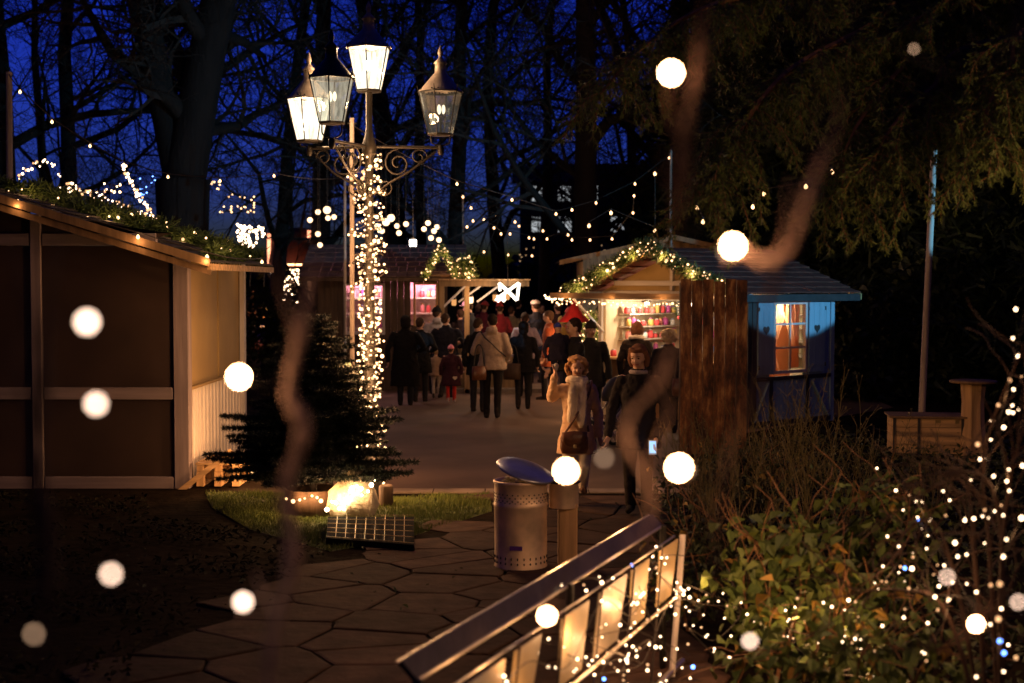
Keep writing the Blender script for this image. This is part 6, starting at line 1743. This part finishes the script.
pos = stand(639, 13.85, .012)
wom, p, hp = person(pos, -14, 1.68, 'person in dark coat with brown bob looking down, holding a lit phone', coat=(.022, .017, .016), trousers=(.03, .022, .018), hair=(.17, .07, .03), style='bob', clen=.40, w=1.0,
    L=((.17, .03, .62), (.12, -.1, .47)), Rr=((-.16, .02, .63), (-.17, -.05, .47)), shoes=(.02, .016, .014), vox=.014, nod=11, turn=-10, stride=.35, fine=True, group='two walkers on the flagstone path', flare=1.15)
S = Blob(); h = 1.68; S.chain([p(math.cos(t) * .045, -.004 + math.sin(t) * .046, .846) for t in [2 * PI * i / 12 for i in range(13)]], [.013 * h] * 13)
S.build('scarf', cloth((.3, .24, .22), 'knit'), wom, vox=.011, sm=1, wr=.014)
MW = Matrix.Translation(wom.location) @ Matrix.Rotation(R(-14), 4, 'Z')
ph = empty('mobile_phone', MW @ p(.105, -.145, .425), R(-14), 'white mobile phone with blue lit screen held at the hip by the dark coated person', 'phone')
MB().box((0, 0, 0), (.075, .01, .14), bev=.006).build('case', M['cream'], ph, world=False)
MB().box((0, -.0065, .003), (.062, .003, .112)).build('screen', emit('phone_screen', (.35, .6, 1), 1.3), ph, world=False)
light('glow', MW @ p(.105, -.2, .425), .25, (.4, .6, 1), .02, ph)

# --- crowd
AF = 4  # small turn
CR = random.Random(44)
def crowd(px, d, face, H, lab, z=0.0, **k):
    m_ = CR.randrange(5); w_ = k.get('w', 1.0)
    if 'L' not in k and m_ in (1, 3): k['L'] = ((.155 * w_, -.02, .64), (.07 * w_, -.15, .66))
    if 'Rr' not in k and m_ in (1, 2): k['Rr'] = ((-.165 * w_, .01, .64), (-.10 * w_, -.14, .60))
    if 'Rr' not in k and m_ == 4: k['Rr'] = ((-.185 * w_, .03, .64), (-.12 * w_, -.05, .535))
    k.setdefault('turn', CR.uniform(-35, 35)); k.setdefault('nod', CR.uniform(-4, 16)); k.setdefault('stride', CR.uniform(-.35, .35))
    return person(stand(px, d, z), face, H, lab, group='market crowd', **k)
crowd(492, 24, 176, 1.76, 'person from behind in pale beige parka with dark diagonal strap and dark trousers', coat=(.36, .27, .2), trousers=(.015, .012, .012), hair=(.02, .014, .01), clen=.47, w=1.18, turn=20, Rr=((-.17, .02, .64), (-.13, -.08, .56)), hood=True, stride=.25, flare=1.05)
bp_ = scene.objects[-1]
stp = empty('shoulder_strap', stand(492, 24), 0, 'thin dark diagonal strap across the back of the beige parka', 'strap')
_m = Matrix.Translation(stand(492, 24)) @ Matrix.Rotation(R(176), 4, 'Z')
MB().tube([_m @ Vector((x * 1.76, y * 1.76, z * 1.76)) for x, y, z in ((.10, .055, .83), (.06, .088, .78), (0, .096, .73), (-.07, .09, .66), (-.135, .03, .6))], .011, 5).build('band', M['black'], stp)
crowd(523, 25.7, 180, 1.6, 'person from behind all in black standing right of the beige parka', coat=(.012, .012, .015), hatkind='hood', hat=(.012, .012, .015), clen=.42, w=1.1, turn=10)
crowd(478, 25.2, 170, 1.66, 'person in black half hidden just left behind the beige parka', coat=(.012, .012, .012), clen=.4)
crowd(405, 26.5, 180, 1.68, 'broad person in long black coat at the left end of the crowd', coat=(.010, .009, .009), clen=.22, w=1.3, flare=1.1, hatkind='hood', hat=(.012, .01, .01))
crowd(420, 27.3, 175, 1.62, 'person in black standing right behind the broad person in long coat', coat=(.012, .011, .011), clen=.35, w=1.1)
crowd(446, 28.3, 178, 1.68, 'broad backed person in dark navy jacket behind the child with pink hat', coat=(.014, .014, .022), clen=.48, w=1.35)
crowd(437, 29.2, 186, 1.78, 'person in grey jacket with black cap at the pink lit window', coat=(.38, .34, .33), hat=(.01, .01, .01), clen=.5, w=1.15, hood=True, z=.0)
crowd(451, 27.1, 184, 1.1, 'child in pink hat, dotted dark coat and red trousers seen from behind', coat=(.045, .015, .025), trousers=(.55, .03, .02), hat=(.85, .3, .4), clen=.3, w=1.2, shoes=(.4, .35, .35), flare=1.3)
dts = empty('coat_charm', stand(451, 27.1), 0, 'small pale heart shaped charm on the coat of the child in pink hat', 'charm')
b = MB(); b.slab([v + P(455, 378, 26.88) - Vector((x, .0, 0)) if False else P(455, 378, 26.86) + Vector((v.y, 0, v.z)) for v in [Vector((0, a - 0, c_)) for (_, a, c_) in heart(0, 0, .045)]], .01, Vector((0, -1, 0))); b.build('heart', M['cream'], dts)
crowd(436, 28.2, 182, .98, 'toddler in fuzzy beige jacket and pale trousers left of the child in pink hat', coat=(.3, .2, .13), trousers=(.38, .32, .28), hair=(.3, .2, .1), clen=.45, w=1.3)
crowd(469, 30.2, 250, 1.8, 'person in dark jacket and white cap turned to the left at the awning', coat=(.02, .022, .03), trousers=(.02, .035, .05), hat=(.8, .6, .65), hatkind='cap', clen=.46, turn=20, z=.1)
crowd(460, 31.2, 180, 1.6, 'dark figure between the navy jacket and the white cap', coat=(.02, .015, .02), z=.1)
crowd(525, 28.6, 184, 1.68, 'person in pale lavender jacket behind the black hooded person', coat=(.42, .36, .44), clen=.46, w=1.1, hood=True)
crowd(549, 27.8, 262, 1.74, 'person in rust orange coat seen in profile facing right', coat=(.42, .1, .035), hair=(.12, .07, .04), clen=.38, turn=-10, w=1.1)
crowd(536, 31, 200, 1.8, 'person with dark jacket and white fur trimmed hat beyond the orange coat', coat=(.03, .03, .04), hat=(.75, .65, .6), hatkind='fur', z=.1)
crowd(563, 28.6, 60, 1.62, 'person in mustard yellow hood partly hidden behind the man with the child', coat=(.35, .22, .05), hat=(.4, .25, .06), hatkind='hood')
mx, mp_, mh = crowd(575, 19.6, 285, 1.8, 'bearded profile person in dark jacket and blue jeans carrying a small child', coat=(.022, .02, .018), trousers=(.06, .09, .16), hair=(.03, .018, .012), clen=.47, L=((.13, -.06, .65), (.02, -.19, .62)), Rr=((-.13, -.06, .65), (-.02, -.19, .60)), turn=0, w=1.05)
kid_loc = stand(558, 19.45, .82)
person(kid_loc, 30, .92, 'small child in blue knit hat carried on the arm of the profile person', coat=(.03, .025, .04), trousers=(.03, .03, .05), hat=(.04, .06, .3), clen=.45, w=1.5, group='market crowd', stride=.2)
crowd(591, 21.6, 10, 1.7, 'person with olive beanie and dark coat facing forward behind the curly haired person', coat=(.03, .028, .022), hat=(.05, .04, .025), clen=.42, w=1.1)
crowd(637, 22.9, 165, 1.66, 'customer with brown hair and white fur collar at the bright stall', coat=(.02, .015, .015), hair=(.1, .04, .02), clen=.45, style='bob', w=1.1)
fc, q_, r_2 = None, None, None
cl = empty('fur_collar', stand(637, 22.9), R(165), 'white fur collar lying round the neck of the brown haired customer', 'fur collar')
S = Blob(); S.chain([Vector((math.cos(t) * .11, .02 + math.sin(t) * .09, 1.41 + .02 * math.sin(t))) for t in [2 * PI * i / 12 for i in range(13)]], [.035] * 13); S.build('fur', cloth((.7, .62, .55), 'fur'), cl, vox=.014, sm=1, wr=.03)
crowd(669, 21.6, 172, 1.58, 'customer with short blond curls and long black coat at the bright stall', coat=(.014, .012, .014), hair=(.55, .4, .2), style='curly', clen=.36, w=1.15)
for i, (px, d, f, H, c, ht, hk, lab) in enumerate([
    (500, 33, 200, 1.7, (.3, .03, .04), (.45, .03, .03), 'santa', 'far person in red jacket and drooping red hat'), (484, 33.5, 150, 1.74, (.12, .02, .04), (.35, .04, .05), 'beanie', 'far person in dark red with red beanie'),
    (512, 34, 190, 1.62, (.25, .2, .12), None, '', 'far person in sand jacket right of the drooping red hat'), (558, 33, 170, 1.7, (.05, .03, .03), (.3, .25, .2), 'beanie', 'far person with pale beanie near the short light chain'),
    (478, 36, 10, 1.7, (.1, .03, .05), None, '', 'far person facing forward in plum jacket'), (541, 35, 20, 1.66, (.05, .04, .1), None, '', 'far person facing forward in dark blue jacket'), (519, 37, 180, 1.75, (.02, .02, .02), None, '', 'farthest dark figure over the black hooded person'),
    (600, 30, 200, 1.7, (.04, .025, .02), None, '', 'dark figure in front of the light cluster by the stall'), (570, 31, 160, 1.64, (.3, .04, .03), (.3, .05, .04), 'beanie', 'far person in red near the red pointed cloth')]):
    crowd(px, d, f, H, lab, z=.1, coat=c, hat=ht, hatkind=hk or 'none', vox=.022)
crowd(252, 46, 60, 1.75, 'person in brown coat and flat dark cap alone on the terrace', z=.36, coat=(.16, .09, .05), hat=(.02, .015, .01), hatkind='cap')
crowd(284, 42, 200, 1.75, 'dark clothed person with pale trousers walking past the swing ride', z=.0, coat=(.014, .012, .012), trousers=(.25, .2, .17), stride=.4)

# bags carried in the crowd
def tote(px, d, zt, lab, m, face=0, sc=1.0):
    p0 = stand(px, d); p0.z = zt; o = empty('shoulder_bag', p0, R(face), lab, 'bag', 'bags carried in the crowd')
    MB().lathe((0, 0, 0), [(.001, -.17 * sc), (.15 * sc, -.165 * sc), (.165 * sc, -.05 * sc), (.15 * sc, .12 * sc), (.001, .13 * sc)], 14, True, sx=1, sy=.4).build('body', m, o, world=False)
    MB().tube(spline([(-.12 * sc, 0, .1 * sc), (-.06 * sc, 0, .42), (.06 * sc, 0, .42), (.12 * sc, 0, .1 * sc)], 5), .012, 5).build('strap', M['black'], o, world=False)
tote(512, 25.55, .72, 'dark shoulder bag at the left hip of the black hooded person', M['darkwood'])
tote(479, 23.8, .8, 'brown bag at the left side of the beige parka', lea, 20, .8)
tote(460, 28.1, .75, 'pale cloth bag beside the navy jacket', M['sack'], 0, .9)
tote(682, 21.3, .75, 'dark handbag at the side of the blond customer', lea, 0, .9)
# stroller behind the two walkers
sx = stand(604, 19.6)
sr = empty('stroller', sx, R(-60), 'dark stroller with thick wheels standing between the two walkers', 'stroller')
for (x, y, r) in ((-.26, -.42, .13), (.26, -.42, .13), (-.27, .36, .14), (.27, .36, .14)):
    b = MB(); b.tube([(x, y + math.cos(t) * (r - .025), r + math.sin(t) * (r - .025)) for t in [2 * PI * i / 24 for i in range(24)]], .026, 8, True); wl = b.build('wheel', M['rubber'], sr, world=False)
    b = MB(); b.cyl((x - .02, y, r), (x + .02, y, r), .025, n=8)
    for k in range(5): a = 2 * PI * k / 5; b.tube([(x, y, r), (x, y + math.cos(a) * (r - .04), r + math.sin(a) * (r - .04))], .008, 4)
    b.build('rim', M['rail_metal'], wl, world=False)
b = MB()
for s_ in (-1, 1):
    b.tube([(.25 * s_, -.42, .14), (.22 * s_, .1, .5), (.22 * s_, .55, .98)], .014, 6); b.tube([(.25 * s_, .36, .15), (.22 * s_, -.1, .62)], .014, 6)
b.tube([(-.22, .55, .98), (.22, .55, .98)], .018, 6); b.build('frame', M['rail_metal'], sr, world=False)
b = MB(); b.slab([(-.2, -.25, .42), (.2, -.25, .42), (.2, .2, .38), (-.2, .2, .38)], .05); b.slab([(-.2, .2, .38), (.2, .2, .38), (.2, .38, .85), (-.2, .38, .85)], .05); b.build('seat', M['black'], sr, world=False)
V = []; Fc = []
for i in range(9):
    a = -.2 + 1.5 * i / 8
    for j in range(9):
        t = PI * j / 8; V.append((math.cos(t) * .22, .36 - math.cos(a) * .34 * (.35 + .65 * math.sin(t)), .72 + math.sin(a) * .3 * (.3 + .7 * math.sin(t))))
for i in range(8):
    for j in range(8): Fc.append((i * 9 + j, i * 9 + j + 1, (i + 1) * 9 + j + 1, (i + 1) * 9 + j))
b = MB(); b.add(V, Fc, True); hd = b.build('hood', M['black'], sr, world=False); sm_ = hd.modifiers.new('t', 'SOLIDIFY'); sm_.thickness = .01

bpy.data.scenes.remove(TS)
# ------------------------------------------------------------------ sky and a last glow of dusk
wd_ = bpy.data.worlds.new('World'); scene.world = wd_; wd_.use_nodes = True
N = wd_.node_tree.nodes; L = wd_.node_tree.links; bg = N['Background']
sk_ = N.new('ShaderNodeTexSky'); sk_.sky_type = 'NISHITA'; sk_.sun_disc = False; sk_.sun_elevation = R(-4); sk_.sun_rotation = R(0)
sep = N.new('ShaderNodeMix'); sep.data_type = 'RGBA'; sep.blend_type = 'MULTIPLY'; sep.inputs['Factor'].default_value = 1; sep.inputs['B'].default_value = (.028, .078, 1, 1)
L.new(sk_.outputs[0], sep.inputs['A']); L.new(sep.outputs['Result'], bg.inputs[0]); bg.inputs[1].default_value = SKY
# assumed cold spot, added to light the upper half of the blue side wall
fl_ = bpy.data.lights.new('assumed_spot', 'SPOT'); fl_.energy = 5200; fl_.color = (.2, .62, 1); fl_.spot_size = R(24); fl_.spot_blend = .09; fl_.shadow_soft_size = .03
wc = sp(LW, 1.15, 1.9)
fo = bpy.data.objects.new('assumed_spot', fl_); COL.objects.link(fo); fo.location = wc + Vector((.62, -.72, 0)) * 14 + Vector((0, 0, 1.2)); fo['label'] = 'assumed cold spot light, out of view, for the upper half of the blue side wall'; fo['category'] = 'lamp'
tgt = wc + Vector((0, 0, 2.25)); fo.rotation_euler = (tgt - fo.location).to_track_quat('-Z', 'Y').to_euler()  # aimed high so the cone's lower edge imitates a shadow line on the wall

for o in list(scene.objects):
    if o.name.startswith('bulb') and o.parent is None: pass
scene.view_settings.view_transform = 'Standard'; scene.view_settings.look = 'None'; scene.view_settings.exposure = EXPO; scene.view_settings.gamma = 1
cy = scene.cycles
cy.use_denoising = True; cy.denoiser = 'OPENIMAGEDENOISE'; cy.denoising_prefilter = 'ACCURATE'
cy.max_bounces = 5; cy.diffuse_bounces = 2; cy.glossy_bounces = 2; cy.transmission_bounces = 3; cy.transparent_max_bounces = 12; cy.volume_bounces = 0
cy.sample_clamp_indirect = 3; cy.sample_clamp_direct = 0; cy.caustics_reflective = False; cy.caustics_refractive = False; cy.use_light_tree = True
